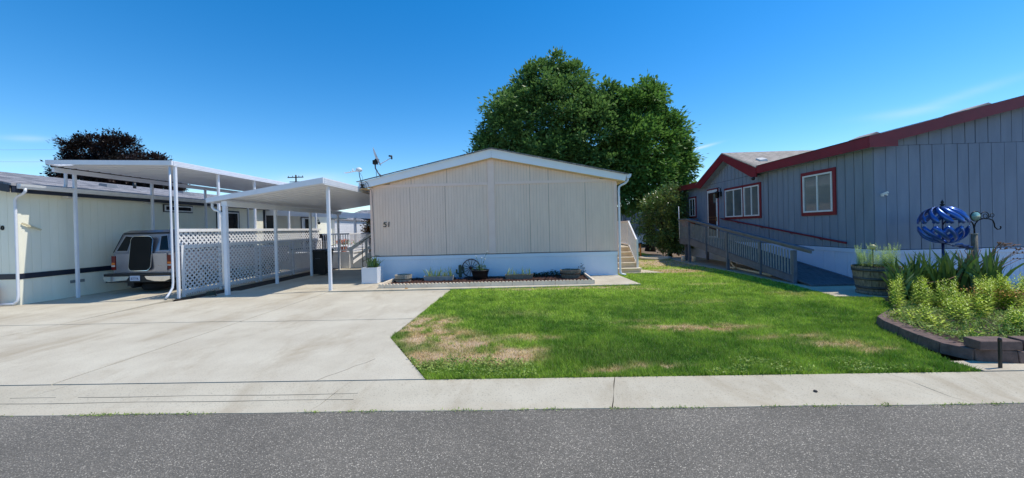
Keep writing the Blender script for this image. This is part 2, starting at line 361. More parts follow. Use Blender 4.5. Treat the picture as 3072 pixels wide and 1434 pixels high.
b = MB(); ck = [(-1.99,4.23),(-1.93,4.36),(-1.88,4.42),(-1.80,4.55),(-1.76,4.66),(-1.66,4.78),(-1.60,4.92)]
for (xa, ya), (xb, yb_) in zip(ck[:-1], ck[1:]): b.bar((xa-.35,ya,.0015),(xb-.35,yb_,.0015),.007,.003)
b.build("driveway_crack", MATS["line_dirt"])["kind"] = "structure"

def slab(mb, poly, z1=0.0, z0=-0.15): mb.prism([(x, y, z0) for x, y in poly], (0, 0, z1-z0))
g = 0.011
b = MB()
# slabs of the shared driveway; the gaps between are the control joints
slab(b, [(-5.41+g,4.225),(-1.12,4.225),(-2.09,5.89),(-2.085,7.14-g),(-5.42+g,7.14-g)])
slab(b, [(-5.42+g,7.14+g),(-2.085,7.14+g),(-2.01,10.52),(-5.45+g,10.52)])
slab(b, [(-9.00+g,4.225),(-5.41-g,4.225),(-5.42-g,7.20-g),(-9.05+g,7.20-g)])
slab(b, [(-9.05+g,7.20+g),(-5.42-g,7.20+g),(-5.47-g,11.2-g),(-8.6,11.2-g),(-8.75,9.9),(-9.10+g,9.2)])
slab(b, [(-8.42,11.2+g),(-5.12,11.2+g),(-5.12,15.0),(-8.42,15.0)])
slab(b, [(-8.42,15.0+2*g),(-5.12,15.0+2*g),(-5.12,30),(-8.42,30)])
slab(b, [(-30,4.225),(-9.00-g,4.225),(-9.05-g,7.2-g),(-30,7.2-g)])
slab(b, [(-30,7.2+g),(-9.05-g,7.2+g),(-9.30,9.9),(-13.3,9.9),(-30,9.9)])
slab(b, [(-12.95,9.9+g),(-9.30,9.9+g),(-9.30,18.5),(-12.95,18.5)])
b.build("driveway", M_conc)["kind"] = "structure"
b = MB(); slab(b, [(-5.45,10.54),(-2.01,10.54),(3.24,10.66),(3.13,12.68),(3.1,12.9),(-5.1,12.9),(-5.1,11.2-g),(-5.47,11.2-g)], 0.026)
b.build("path", M_slab)["kind"] = "structure"
b = MB(); slab(b, [(3.18,13.25),(4.80,13.18),(4.2,14.5),(3.18,16.6)], 0.02); b.build("path", M_slab)["kind"] = "structure"
b = MB(); slab(b, [(6.72,8.45),(7.55,8.28),(9.4,8.36),(16,8.5),(16,9.6),(8.56,9.6),(8.56,19.3),(7.02,19.3),(6.86,16.2),(7.0,12),(6.98,10.2)], 0.012)
b.build("path", M_slab)["kind"] = "structure"
b = MB(); slab(b, [(4.9,4.215),(16,4.215),(16,4.40),(4.86,4.52)], 0.004); b.build("pavement", M_slab)["kind"] = "structure"
b = MB(); slab(b, [(-9.28,9.9),(-8.76,9.95),(-8.44,11.2),(-8.44,18.5),(-9.28,18.5)], -0.02); tag(b.build("dirt_strip", M_soil), kind="structure")

# ------------------------------------------------------------------ lawn
patches = [(-1.75,6.75,.38,.45,1.),(-1.35,6.0,.42,.38,1.),(-.85,5.45,.5,.28,.95),(-1.05,4.9,.42,.24,.85),(-.45,4.85,.5,.24,1.),(.05,5.8,.45,.12,.6),
           (-1.45,4.95,.14,.2,.9),(-.15,5.15,.35,.14,.8),(.95,4.40,.2,.07,.7),(1.55,4.52,.28,.09,.7),(2.65,6.12,.75,.17,.95),(1.95,6.65,.4,.08,.3),(3.75,5.55,.5,.10,.55),
           (4.25,5.22,.45,.12,.7),(4.45,4.95,.22,.10,.6),(1.2,10.35,1.5,.14,.7),(2.9,9.9,.5,.12,.45),(5.25,13.7,.95,.42,1.),(5.9,16.6,1.6,1.1,.9),
           (5.0,10.6,.5,.12,.35),(6.1,8.9,.4,.25,.35),(5.5,12.2,.35,.15,.5),(3.8,8.2,.6,.12,.25),(-.1,7.4,.5,.2,.15),(4.4,18.2,.9,.6,.8)]
def in_poly(x, y, poly):
    c = np.zeros(x.shape, bool); n = len(poly)
    for i in range(n):
        x0, y0 = poly[i]; x1, y1 = poly[(i+1) % n]
        k = ((y0 > y) != (y1 > y)) & (x < (x1-x0)*(y-y0)/(y1-y0+1e-12)+x0); c ^= k
    return c
LAWN = [(-1.10,4.205),(4.86,4.205),(4.86,4.5),(4.98,4.9),(5.15,5.35),(5.38,5.95),(5.52,6.18),(6.02,6.56),(6.6,7.03),(7.12,7.7),(7.55,8.27),(6.72,8.44),(6.97,10.2),(6.99,12),
        (6.86,16.2),(7.02,19.3),(7.4,32),(3.17,32),(3.17,16.6),(4.2,14.5),(4.8,13.18),(3.25,13.24),(3.15,12.7),(3.25,10.66),(-2.0,10.52),(-2.08,5.89)]
def brown(x, y):
    w = 0.25*(vnoise(x, y, 3.2, 1)-.5)+0.16*(vnoise(x, y, 9, 2)-.5); bsum = np.zeros_like(x)
    for (px, py, rx, ry, a) in patches:
        d = np.sqrt(((x-px+w)/rx)**2+((y-py+w*.7)/ry)**2); bsum = np.maximum(bsum, a*np.clip(1.5-d*.85, 0, 1))
    tuft = np.clip((vnoise(x, y, 7, 41)*.6+vnoise(x, y, 21, 3)*.4-.22)*4.0, 0.05, 1); return np.clip(bsum*tuft*1.15, 0, 1)
def lawn_colour(x, y, blades=True):
    n1 = vnoise(x, y, .9, 4); n2 = vnoise(x, y, 4.5, 5); n3 = vnoise(x, y, 19, 6)
    g0 = np.array([.135,.275,.028]); g1 = np.array([.42,.58,.075]); gd = np.array([.055,.15,.020])
    far = np.clip((y-6.5)/4, 0, 1)
    t = np.clip(.25+.55*far+(n1-.5)*.7+(n2-.5)*.7+(n3-.5)*.6, 0, 1)[:, None]
    c = g0*(1-t)+g1*t
    lush = np.exp(-(((x-1.1)/1.3)**2+((y-4.95)/.45)**2))[:, None]*.6; c = c*(1-lush)+gd*lush
    br = brown(x, y)[:, None]; b0 = np.array([.78,.60,.31]); b1 = np.array([.55,.36,.17]); k = vnoise(x, y, 30, 7)[:, None]
    c = c*(1-br)+(b0*k+b1*(1-k))*br
    return c
# soil/thatch sheet under the grass
gx = np.arange(-2.2, 7.6, .07); gy = np.concatenate([np.arange(4.2, 11, .06), np.arange(11, 32.1, .25)])
XX, YY = np.meshgrid(gx, gy); nx, ny = len(gx), len(gy)
xf, yf = XX.ravel(), YY.ravel()
zz = -0.012+0.012*vnoise(xf, yf, 2.0, 8)
idx = (np.arange(ny-1)[:, None]*nx+np.arange(nx-1)[None, :]).ravel()
F = np.stack([idx, idx+1, idx+1+nx, idx+nx], 1)
cxm = xf[F].mean(1); cym = yf[F].mean(1); F = F[in_poly(cxm, cym, LAWN)]
cl = lawn_colour(xf, yf); brn = brown(xf, yf)[:, None]
cl = cl*.62*(1-brn)+np.array([.46,.34,.22])*brn*(.8+.4*vnoise(xf, yf, 40, 9)[:, None])
cols = np.concatenate([cl, np.ones((len(cl), 1))], 1)
M_lawn = mat("lawn_thatch", C(60,90,40), attr="Col", rough=0.95, bump=0.6, bscale=80)
npmesh("lawn", np.stack([xf, yf, zz], 1), F, M_lawn, cols=cols, nside=4)["kind"] = "structure"
def grass(n, y0, y1, h, w, x0=-2.2, x1=7.5, clumpy=.5):
    x = rng.uniform(x0, x1, n); y = y0+(y1-y0)*rng.random(n)**1.25
    k = in_poly(x, y, LAWN); x, y = x[k], y[k]
    br = brown(x, y); keep = rng.random(len(x)) > br*.55; x, y, br = x[keep], y[keep], br[keep]
    n = len(x); hh = h*(.55+.75*rng.random(n))*(.6+.8*vnoise(x, y, 6, 11))*(1-.45*br)
    a = rng.uniform(0, 2*math.pi, n); lean = rng.uniform(.15, 1.0, n)+br*.4
    z = np.full(n, -0.006); wv = w*(.7+.6*rng.random(n))
    sx, sy = np.cos(a), np.sin(a); dx, dy = -sy*np.sign(rng.random(n)-.5), sx
    P0 = np.stack([x-sx*wv/2, y-sy*wv/2, z], 1); P1 = np.stack([x+sx*wv/2, y+sy*wv/2, z], 1)
    T = np.stack([x+dx*lean*hh, y+dy*lean*hh, z+hh], 1)
    V = np.stack([P0, P1, T], 1).reshape(-1, 3); F = np.arange(3*n).reshape(-1, 3)
    c = lawn_colour(x, y)*(.65+.8*rng.random((n, 1))); pale = rng.random(n) < .13; c[pale] = c[pale]*.4+np.array([.30,.30,.14])*.6
    c = np.repeat(c, 3, 0); c = np.concatenate([c, np.ones((len(c), 1))], 1)
    return V, F, c
vs_, fs_, cs_ = [], [], []; off = 0
for args in ((150000, 4.2, 6.2, .050, .0075), (130000, 6.0, 9.0, .044, .010), (75000, 8.8, 14, .05, .016), (26000, 13.5, 32, .05, .03)):
    V, F, c = grass(*args); vs_.append(V); fs_.append(F+off); cs_.append(c); off += len(V)
M_grass = mat("grass_blade", C(60,110,30), attr="Col", rough=0.6, trans=0.3, spec=0.15)
go = npmesh("grass", np.concatenate(vs_), np.concatenate(fs_), M_grass, cols=np.concatenate(cs_))
tag(go, "mown green lawn grass with dry straw patches between curb and house", "grass", kind="stuff")

def scatter_leaves(name, P, length, width, m, up=.6, parent=None):
    n = len(P); D = rng.normal(size=(n, 3)); D[:, 2] = np.abs(D[:, 2])*up+.1; S = rng.normal(size=(n, 3)); S[:, 2] *= .4
    return leaf_mesh(name, P, D, S, length*(.6+.8*rng.random(n)), width*(.7+.6*rng.random(n)), m, parent)
# broad-leaved weeds at the lawn's front edge and in the gutter seam
n = 20000; x = rng.uniform(-2.0, 4.8, n); y = rng.uniform(4.22, 5.6, n); wgt = vnoise(x, y, 2.6, 21)*np.clip(1.35-(y-4.22)/.75, 0, 1)+.35*np.exp(-((x+1.5)/.5)**2)*.9
k = (wgt > .5) & in_poly(x, y, LAWN); x, y = x[k], y[k]
o = scatter_leaves("weeds", np.stack([x, y, .004+.03*rng.random(len(x))], 1), .028, .02, M_low, .5)
tag(o, "low broad leaved weeds in front corner of lawn", "weeds", kind="stuff")
ctr = [(-5.3,.25),(-4.2,.3),(-3.75,.5),(-3.2,.18),(-2.05,.1),(-1.6,.25),(-.6,.3),(-.05,.1),(.3,.2),(.85,.12),(1.4,.3),(2.3,.1),(2.75,.2),(3.3,.15),(3.9,.25),(4.3,.12),(-6.3,.2)]
pts = []
for cx_, r_ in ctr:
    k = int(60*r_/.25); pts.append(np.stack([rng.normal(cx_, r_*.55, k), rng.normal(3.59, .012, k), np.full(k, -.055)], 1))
P = np.concatenate(pts); o = scatter_leaves("gutter_weeds", P, .022, .008, M_low, .6); tag(o, "small green weeds sprouting in seam between gutter and asphalt", "weeds", kind="stuff")

# ------------------------------------------------------------------ siding wall helper
def boards(axis, plane, out, a0, a1, z0, ztop, pitch, gap=.006, th=.014, seams=(), jitter=0.3, seamgap=.014, zsplit=None):
    """vertical boards standing proud of a wall plane; ztop(a) gives the top"""
    mb = MB(); zt = ztop if callable(ztop) else (lambda a: ztop)
    xs = [a0]; a = a0
    r_ = random.Random(int(abs(a0*100)+plane*10))
    while a < a1-pitch*1.2:
        a += pitch*(1+jitter*(r_.random()-.5)); xs.append(a)
    xs.append(a1); p0, p1 = plane, plane+out*th
    for i in range(len(xs)-1):
        gl = gap*(.5+r_.random()); gr = gl
        l, h = xs[i]+gl/2, xs[i+1]-gr/2
        if any(abs(xs[i+1]-s_) < pitch*.5 for s_ in seams): h -= seamgap
        zl, zh = zt(l), zt(h)
        if axis == 'X': B = [(l, p0, z0), (h, p0, z0), (h, p1, z0), (l, p1, z0)]; T = [(l, p0, zl), (h, p0, zh), (h, p1, zh), (l, p1, zl)]
        else: B = [(p0, l, z0), (p0, h, z0), (p1, h, z0), (p1, l, z0)]; T = [(p0, l, zl), (p0, h, zh), (p1, h, zh), (p1, l, zl)]
        mb.hexa(B, T)
    return mb
def stroke(mb, pts, w, y0, y1):  # writing: thick strokes in an XZ plane between depths y0..y1
    for (xa, za), (xb, zb) in zip(pts[:-1], pts[1:]):
        d = Vector((xb-xa, 0, zb-za)); L_ = d.length
        if L_ < 1e-6: continue
        d /= L_; nrm = Vector((-d.z, 0, d.x))*w/2; e = d*w*.3
        a_ = Vector((xa, y0, za))-e; b_ = Vector((xb, y0, zb))+e; dd = Vector((0, y1-y0, 0))
        mb.prism([a_-nrm, b_-nrm, b_+nrm, a_+nrm], dd)
def arc(cx_, cz, rx, rz, a0, a1, n=10): return [(cx_+rx*math.cos(R(a0+(a1-a0)*i/n)), cz+rz*math.sin(R(a0+(a1-a0)*i/n))) for i in range(n+1)]

# ------------------------------------------------------------------ tan home (number 51)
H = empty("mobile_home", (-1, 12.8, 0), "tan manufactured home numbered 51 with blue-tinted white skirting and low gable", "house")
YF = 12.77
b = MB(); b.prism([(-5.07,YF+.016,.02),(3.14,YF+.016,.02),(3.14,YF+.016,3.16),(-.96,YF+.016,4.08),(-5.07,YF+.016,3.16)], (0, 17, 0)); b.build("wall", mat("groove_backing", C(186,166,152), None, rough=.9), H)
rake = lambda a: 4.10-abs(a+.96)*.226
seams = [-4.55,-3.35,-2.2,.3,1.5,2.1]
lowr = boards('X', YF+.016, -1, -4.98, 3.05, .83, 3.12, .102, .0045, .010, [-3.72,-2.5,-1.1,.3,.95,2.15])
lowr.build("siding", M_siding, H)
up = boards('X', YF+.016, -1, -4.4, 2.6, 3.21, rake, .102, .0045, .010, [-3.72,-2.5,.3,.95]); up.build("gable_siding", M_siding, H)
b = MB(); b.box(-5.09,-4.98,YF-.012,YF+.02,.83,3.12); b.build("corner_trim", M_trim51, H, .004); b = MB(); b.box(3.05,3.16,YF-.012,YF+.02,.83,3.16); b.build("corner_trim", M_trim51, H, .004)
b = MB(); b.box(-4.98,-1.115,YF-.014,YF+.003,3.12,3.212); b.box(-.885,3.05,YF-.014,YF+.003,3.12,3.212); b.build("band_trim", M_trim51, H)
b = MB(); b.box(-1.11,-.89,YF-.02,YF+.003,.83,4.09); b.build("centre_batten", M_trim51, H)
# skirting
b = MB(); b.box(-5.06,3.13,YF+.01,YF+.03,.0,.80); b.build("skirting_back", M_skirt51, H)
sk = boards('X', YF+.01, -1, -5.06, 3.13, .03, .70, .0545, .003, .010, [-5.06+.327*k for k in range(1, 26)], 0, .004); sk.build("skirting", M_skirt51, H)
b = MB(); b.box(-5.08,3.15,YF-.018,YF+.01,.69,.80); b.box(-5.08,3.15,YF-.012,YF+.01,.0,.035); b.build("skirting_rail", M_skirt51, H, .003)
b = MB(); b.tube([(-5.0,YF-.02,.835)]+[(x_, YF-.026, .822+.006*math.sin(x_*2.3)+.003*math.sin(x_*9)) for x_ in np.arange(-4.9, 3.1, .2)], .006, 5); b.build("cable", M_black, H)
# roof
def rslab(x0, z0, x1, z1, y0, y1, t): return [(x0,y0,z0),(x1,y0,z1),(x1,y0,z1-t),(x0,y0,z0-t)], (0, y1-y0, 0)
b = MB(); b.prism([(-5.39,12.64,3.31),(-.96,12.64,4.30),(3.46,12.64,3.32),(3.46,12.64,3.25),(-.96,12.64,4.22),(-5.39,12.64,3.24)], (0, 17.3, 0)); b.build("roof", M_shing, H)
b = MB()
b.prism([(-5.39,12.60,3.30),(-.96,12.60,4.285),(-.96,12.60,4.00),(-5.39,12.60,3.07)], (0,.035,0)); b.prism([(-.955,12.60,4.285),(3.44,12.60,3.31),(3.40,12.60,3.11),(-.955,12.60,4.00)], (0,.035,0))
b.build("rake_fascia", M_fascia, H)
b = MB(); b.prism([(-5.38,12.637,3.10),(-.96,12.637,4.03),(3.42,12.637,3.12),(3.42,12.637,3.08),(-.96,12.637,3.985),(-5.38,12.637,3.06)], (0,.125,0)); b.box(-5.36,-5.10,12.77,29.8,3.08,3.10); b.box(3.17,3.42,12.77,29.8,3.10,3.12); b.build("soffit", M_soffit, H)
b = MB(); b.bar((-5.44,12.56,3.316),(-.96,12.56,4.302),.09,.018,(0,0,1)); b.bar((-.95,12.56,4.302),(3.50,12.56,3.322),.09,.018); b.build("drip_edge", M_shing, H)
b = MB()
b.prism([(3.44,12.58,3.33),(3.60,12.58,3.33),(3.585,12.58,3.25),(3.53,12.58,3.19),(3.44,12.58,3.19)], (0,17.2,0)); b.build("gutter", M_white, H)
b = MB(); b.tube([(3.50,12.66,3.22),(3.49,12.66,3.12),(3.42,12.68,3.04),(3.28,12.70,2.98),(3.215,12.70,2.92),(3.205,12.70,2.8),(3.195,12.70,.2),(3.20,12.69,.09),(3.26,12.66,.05),(3.36,12.62,.04)], .036, 8)
b.build("downspout", M_white, H)
b = MB(); b.box(3.17,3.215,12.74,12.78,.78,.84); b.build("pipe_bracket", M_white, H)
b = MB(); stroke(b, [(-4.55,1.955),(-4.625,1.955),(-4.635,1.895)]+arc(-4.608,1.855,.052,.048,120,-140,9), .019, YF-.030, YF-.008)
b.build("house_number", M_black, H); b = MB(); stroke(b, [(-4.46,1.965),(-4.475,1.81)], .022, YF-.030, YF-.008); b.build("house_number", M_black, H)
b = MB(); b.tube([(-5.16,12.59,3.34),(-5.08,12.58,3.26),(-5.02,12.585,3.1),(-5.005,12.70,3.05),(-5.0,12.738,2.9),(-4.985,12.738,2.0),(-4.975,12.738,1.0),(-4.96,12.735,.86),(-4.8,12.735,.835)], .0065, 5); b.build("wall_cable", M_black, H)

# roof-mounted gear
D = empty("satellite_dish", (-4.85, 13.3, 3.45), "grey satellite dish on bent mast above left roof slope of tan home", "satellite dish")
b = MB(); b.tube([(-4.80,13.25,3.46),(-4.98,13.25,3.72),(-5.06,13.25,3.86),(-5.07,13.25,4.05)], .025, 8); b.tube([(-5.03,13.3,3.42),(-5.04,13.25,3.75)], .010, 6); b.tube([(-4.70,13.5,3.47),(-4.98,13.27,3.70)], .010, 6); b.build("mast", mat("galvanised", C(130,134,140), C(104,108,114), rough=.4, metal=.7), D)
b = MB(); b.box(-5.13,-4.99,13.18,13.32,4.0,4.14); b.bar((-5.06,13.25,4.10),(-4.96,13.25,4.2),.09,.10); b.build("bracket", M_blkiron, D)
b = MB(); nrm = Vector((.88,.27,.36)).normalized(); upv = Vector((0,0,1)); t1 = nrm.cross(upv).normalized(); t2 = t1.cross(nrm).normalized(); cc = Vector((-4.985,13.25,4.27))
vs = []; fs = []; nr, na = 5, 28
for side in (0, 1):
    for i in range(nr+1):
        for k in range(na):
            r_ = i/nr; a_ = 2*math.pi*k/na; vs.append(cc+t1*(r_*.27*math.cos(a_))+t2*(r_*.34*math.sin(a_))+nrm*(.06*r_*r_-.06-side*.014))
for side in (0, 1):
    o_ = side*(nr+1)*na
    for i in range(nr):
        for k in range(na): fs.append((o_+i*na+k, o_+i*na+(k+1)%na, o_+(i+1)*na+(k+1)%na, o_+(i+1)*na+k))
o_ = (nr+1)*na
for k in range(na): fs.append((nr*na+k, nr*na+(k+1)%na, o_+nr*na+(k+1)%na, o_+nr*na+k))
b.add(vs, fs, False); b.build("reflector", mat("dish_grey", C(188,192,200), C(174,178,188), rough=.4), D)
b = MB(); b.tube([(-4.92,13.23,3.98),(-4.46,13.14,4.19)], .014, 6); b.build("feed_arm", M_white, D)
b = MB(); b.tube([(-4.44,13.14,4.14),(-4.44,13.14,4.27)], .026, 8); b.tube([(-4.46,13.14,4.25),(-4.54,13.15,4.26)], .03, 8); b.build("feed_horn", M_black, D)
A = empty("antenna", (-5.28, 12.56, 3.15), "small white comb antenna clamped to left end of the fascia", "antenna")
b = MB(); b.tube([(-5.26,12.55,3.14),(-5.28,12.55,3.30),(-5.33,12.55,3.50),(-5.345,12.55,3.66)], .012, 6); b.build("mast", M_blkiron, A)
b = MB(); b.box(-5.33,-5.18,12.54,12.595,3.10,3.13); b.box(-5.32,-5.19,12.54,12.595,3.20,3.23); b.box(-5.28,-5.23,12.535,12.595,3.10,3.23); b.build("clamp", M_blkiron, A)
b = MB(); b.bar((-5.80,12.56,3.62),(-5.22,12.52,3.70),.02,.03)
for k in range(8): x_ = -5.78+.055*k; b.bar((x_,12.40,3.60+.008*k),(x_+.03,12.72,3.66+.008*k),.022,.020)
b.build("elements", M_whitesh, A)
b = MB(); b.lathe([(0,.0),(.07,.01),(.11,.05),(.09,.11),(.05,.14),(0,.15)], (-5.34,12.54,3.64), 16); b.tube([(-5.55,12.54,3.66),(-5.55,12.54,3.75)], .018, 6); b.build("housing", M_whitesh, A)
b = MB(); b.tube([(-5.30,12.54,3.6),(-5.22,12.54,3.45),(-5.26,12.54,3.3)], .005, 5); b.tube([(-5.2,12.56,3.2),(-5.1,12.57,3.08),(-5.16,12.58,3.28)], .005, 5); b.build("wire", M_black, A)

# steps on the right side of the tan home
S = empty("entry_steps", (3.6, 14, 0), "beige side steps with white baluster railing right of tan home", "steps")
b = MB()
for k in range(5): b.box(3.19, 4.08-.006*k, 13.38+.29*k, 13.38+.29*(k+1)+(1.4 if k == 4 else 0), .022, .165+.17*k-.03)
b.build("riser", M_step, S)
b = MB()
for k in range(5): b.box(3.18, 4.11-.006*k, 13.345+.29*k, 13.38+.29*(k+1)+(1.4 if k == 4 else -.02), .165+.17*k-.03, .165+.17*k)
b.build("tread", mat("cream_tread", C(236,222,196), C(224,208,180), rough=.7), S, .004)
b = MB(); b.bar((4.02,13.62,1.12),(4.02,14.62,1.80),.05,.06); b.bar((4.02,14.62,1.80),(4.02,16.1,1.80),.05,.06); b.bar((4.02,13.62,.30),(4.02,14.62,.92),.04,.05); b.bar((4.02,14.6,.93),(4.02,16.1,.93),.04,.05); b.box(3.30,4.02,16.05,16.10,1.78,1.83); b.build("handrail", M_whitesh, S)
for (y_, z0_, z1_) in ((13.60,.16,1.16),(14.62,.84,1.84),(16.08,.84,1.84)):
    b = MB(); b.box(3.99,4.06,y_-.035,y_+.035,z0_,z1_); b.build("newel_post", M_whitesh, S, .004)
b = MB()
for k in range(9): y_ = 13.70+.10*k; z_ = 1.12+(y_-13.62)*.68; b.box(4.005,4.035,y_-.015,y_+.015,z_-.82,z_)
for k in range(14): y_ = 14.70+.10*k; b.box(4.005,4.035,y_-.015,y_+.015,.95,1.79)
for k in range(7): x_ = 3.32+.10*k; b.box(x_-.014,x_+.014,16.06,16.09,.95,1.79)
b.build("balusters", M_whitesh, S)

# flower bed edging in front of the tan home
def edging(name, p0, p1, nsc, label, group="scalloped edging blocks round the mulch bed"):
    a_ = Vector((*p0, 0)); c_ = Vector((*p1, 0)); d = (c_-a_); L_ = d.length; d.normalize(); nrm = Vector((-d.y, d.x, 0))
    poly = [a_+d*.004+Vector((0,0,.026))]; w_ = (L_-.008)/nsc
    poly.append(a_+d*(L_-.004)+Vector((0,0,.026)))
    top = []
    for k in range(nsc):
        for j in range(7):
            t_ = math.pi*j/6; top.append(a_+d*(.004+w_*(k+.5-.5*math.cos(t_)))+Vector((0,0,.110+.042*math.sin(t_))))
    poly += top[::-1]
    mb = MB(); mb.prism(poly, nrm*.05); o_ = mb.build(name, M_edge, None, .003); tag(o_, label, "edging block", group); return o_
xs = [-4.16,-3.98,-3.37,-2.76,-2.15,-1.54,-.93,-.32,.29,.90,1.51,2.02]
where = ["short white scalloped edging piece at left front corner of bed","scalloped edging block in front of small left half barrel","scalloped edging block left of first trough planter",
 "scalloped edging block in front of first trough planter","scalloped edging block in front of cactus ornament","scalloped edging block in front of wagon wheel and black tub",
 "scalloped edging block right of black tub","scalloped edging block in front of second trough planter","scalloped edging block just right of second trough planter",
 "scalloped edging block left of the wooden tub at the bed's right end","scalloped edging block in front of the tub at the bed's right end"]
for i in range(11): edging("edging_block", (xs[i],10.86),(xs[i+1],10.86), max(2, round((xs[i+1]-xs[i])/.1)), where[i])
ys = [10.92,11.53,12.14,12.74]
nl = ["front","middle","rear"]
for i in range(3): edging("edging_block", (-4.11,ys[i]),(-4.11,ys[i+1]), 6, f"scalloped edging block on left side of bed, {nl[i]} one by the white box" )
for i in range(3): edging("edging_block", (2.02,ys[i]),(2.02,ys[i+1]), 6, f"scalloped edging block on right side of bed, {nl[i]} one beside the bare slab")
b = MB(); b.box(-4.10,1.97,10.92,12.765,.026,.06); tag(b.build("mulch_soil", M_soil), kind="structure")
n = 6500; P = np.stack([rng.uniform(-4.08,1.95,n), rng.uniform(10.94,12.74,n), .063+.012*rng.random(n)], 1)
D_ = rng.normal(size=(n,3)); D_[:,2] *= .25; S_ = rng.normal(size=(n,3)); S_[:,2] *= .3
o = leaf_mesh("mulch", P, D_, S_, .05*(.5+rng.random(n)), .022, M_mulch); tag(o, "reddish bark mulch filling the bed before tan home", "mulch", kind="stuff")
M_vine = mat("dark_vine_leaf", C(40,62,38), C(56,76,44), rough=.5, scale=5, trans=.2, island=.4)
n = 900; x = rng.uniform(.25, 2.0, n); hgt = .06+.24*np.clip((x-.4)/1.4, 0, 1)*vnoise(x, x*0, 5, 31)*1.5
P = np.stack([x, rng.uniform(12.45,12.72,n), .07+hgt*rng.random(n)**1.3], 1); o = scatter_leaves("trailing_vine", P, .05, .03, M_vine, .6)
tag(o, "dark trailing vines along skirting at right end of mulch bed", "vines", kind="stuff")

# ------------------------------------------------------------------ containers
def soil_disc(mb, c, r, z): mb.lathe([(0, z+.01), (r*.6, z+.006), (r, z)], (c[0], c[1], 0), 20)
def half_barrel(name, c, rt, rb, z0, z1, label, m=M_barrel, hoops=(.3,.8), cat="barrel planter", stav=22, group=None, hoopm=None):
    E_ = empty(name, (c[0], c[1], z0), label, cat, group)
    mb = MB()
    for k in range(stav):   # separate staves with small gaps
        a0, a1 = 2*math.pi*(k+.03)/stav, 2*math.pi*(k+.97)/stav; dz = .004*math.sin(k*7.7)
        for r0, r1, zz0, zz1 in [(rb, (rb+rt)/2*1.015, z0, (z0+z1)/2), ((rb+rt)/2*1.015, rt, (z0+z1)/2, z1+dz)]:
            q = lambda r, a, z: (c[0]+r*math.cos(a), c[1]+r*math.sin(a), z)
            mb.hexa([q(r0,a0,zz0),q(r0,a1,zz0),q(r0-.022,a1,zz0),q(r0-.022,a0,zz0)], [q(r1,a0,zz1),q(r1,a1,zz1),q(r1-.022,a1,zz1),q(r1-.022,a0,zz1)])
    mb.build("staves", m, E_)
    for h in hoops:
        z_ = z0+(z1-z0)*h; r_ = rb+(rt-rb)*h+.006+(.012*(rt) if .2 < h < .8 else 0); w_ = (z1-z0)*.05
        mb = MB(); mb.lathe([(r_, z_-w_), (r_+.004, z_-w_), (r_+.006, z_+w_), (r_, z_+w_)], (c[0], c[1], 0), 32, True); mb.build("hoop", hoopm or M_hoop, E_)
    mb = MB(); soil_disc(mb, c, rt-.02, z1-.05); mb.build("soil", M_soil, E_)
    return E_
half_barrel("half_barrel", (-3.80,12.05), .27, .235, .06, .27, "small pale half barrel nearest the left corner of mulch bed", M_woodl, (.42,), hoopm=M_black)
half_barrel("half_barrel", (1.48,12.05), .335, .27, .06, .31, "low grey wooden half barrel at right end of mulch bed", M_wood, (.6,))
E_ = empty("black_tub", (-1.37,12.15,.06), "black tub of daisies in front of the wagon wheel", "planter")
b = MB(); b.lathe([(0,.06),(.21,.06),(.245,.2),(.285,.34),(.295,.345),(.295,.36),(.27,.36),(.25,.31),(0,.30)], (-1.37,12.15,0), 32); b.build("tub", M_black, E_)
P = np.stack([rng.normal(-1.33,.09,120), rng.normal(12.15,.08,120), .32+.15*rng.random(120)], 1); o = scatter_leaves("foliage", P, .10, .014, M_iris, 1.4, E_)
b = MB(); fb = MB()
for i, (x_, z_) in enumerate([(-1.49,.80),(-1.30,.74),(-1.22,.65),(-1.12,.94),(-1.2,.70)]):
    b.tube([(-1.33,12.14,.34),(-1.34+(x_+1.34)*.5,12.12,.34+(z_-.34)*.6),(x_,12.08,z_)], .004, 4)
    fb = MB(); fb.lathe([(0,.012),(.018,.012),(.032,.0),(.0,-.004)], (x_,12.08,z_), 10); fb.build("daisy", M_petal, E_)
b.build("flower_stem", M_iris, E_)

def iris_clump(mb, c, n, h, w, spread, z0, lean=.45, rnd=random.Random(1)):
    for _ in range(n):
        a_ = rnd.uniform(0, 2*math.pi); l_ = h*rnd.uniform(.55, 1.0); tl = rnd.uniform(.05, lean); bx = c[0]+spread[0]*rnd.uniform(-1, 1); by = c[1]+spread[1]*rnd.uniform(-1, 1)
        dirx, diry = math.cos(a_), math.sin(a_)*.6
        pts = []; ws = []
        bend = rnd.random()**3*.55
        for k in range(6):
            t = k/5; z_ = z0+l_*t*(1-tl*.3*t)-l_*bend*max(0, t-.55)**1.5*1.6
            pts.append((bx+dirx*tl*l_*t**1.5, by+diry*tl*l_*t**1.5, z_)); ws.append(w*(1-.75*t**2)*(.6+.4*min(1, t*4)) if k < 5 else w*.06)
        sa = rnd.uniform(-1.0, 1.0); mb.ribbon(pts, ws, (math.cos(sa), math.sin(sa), 0))
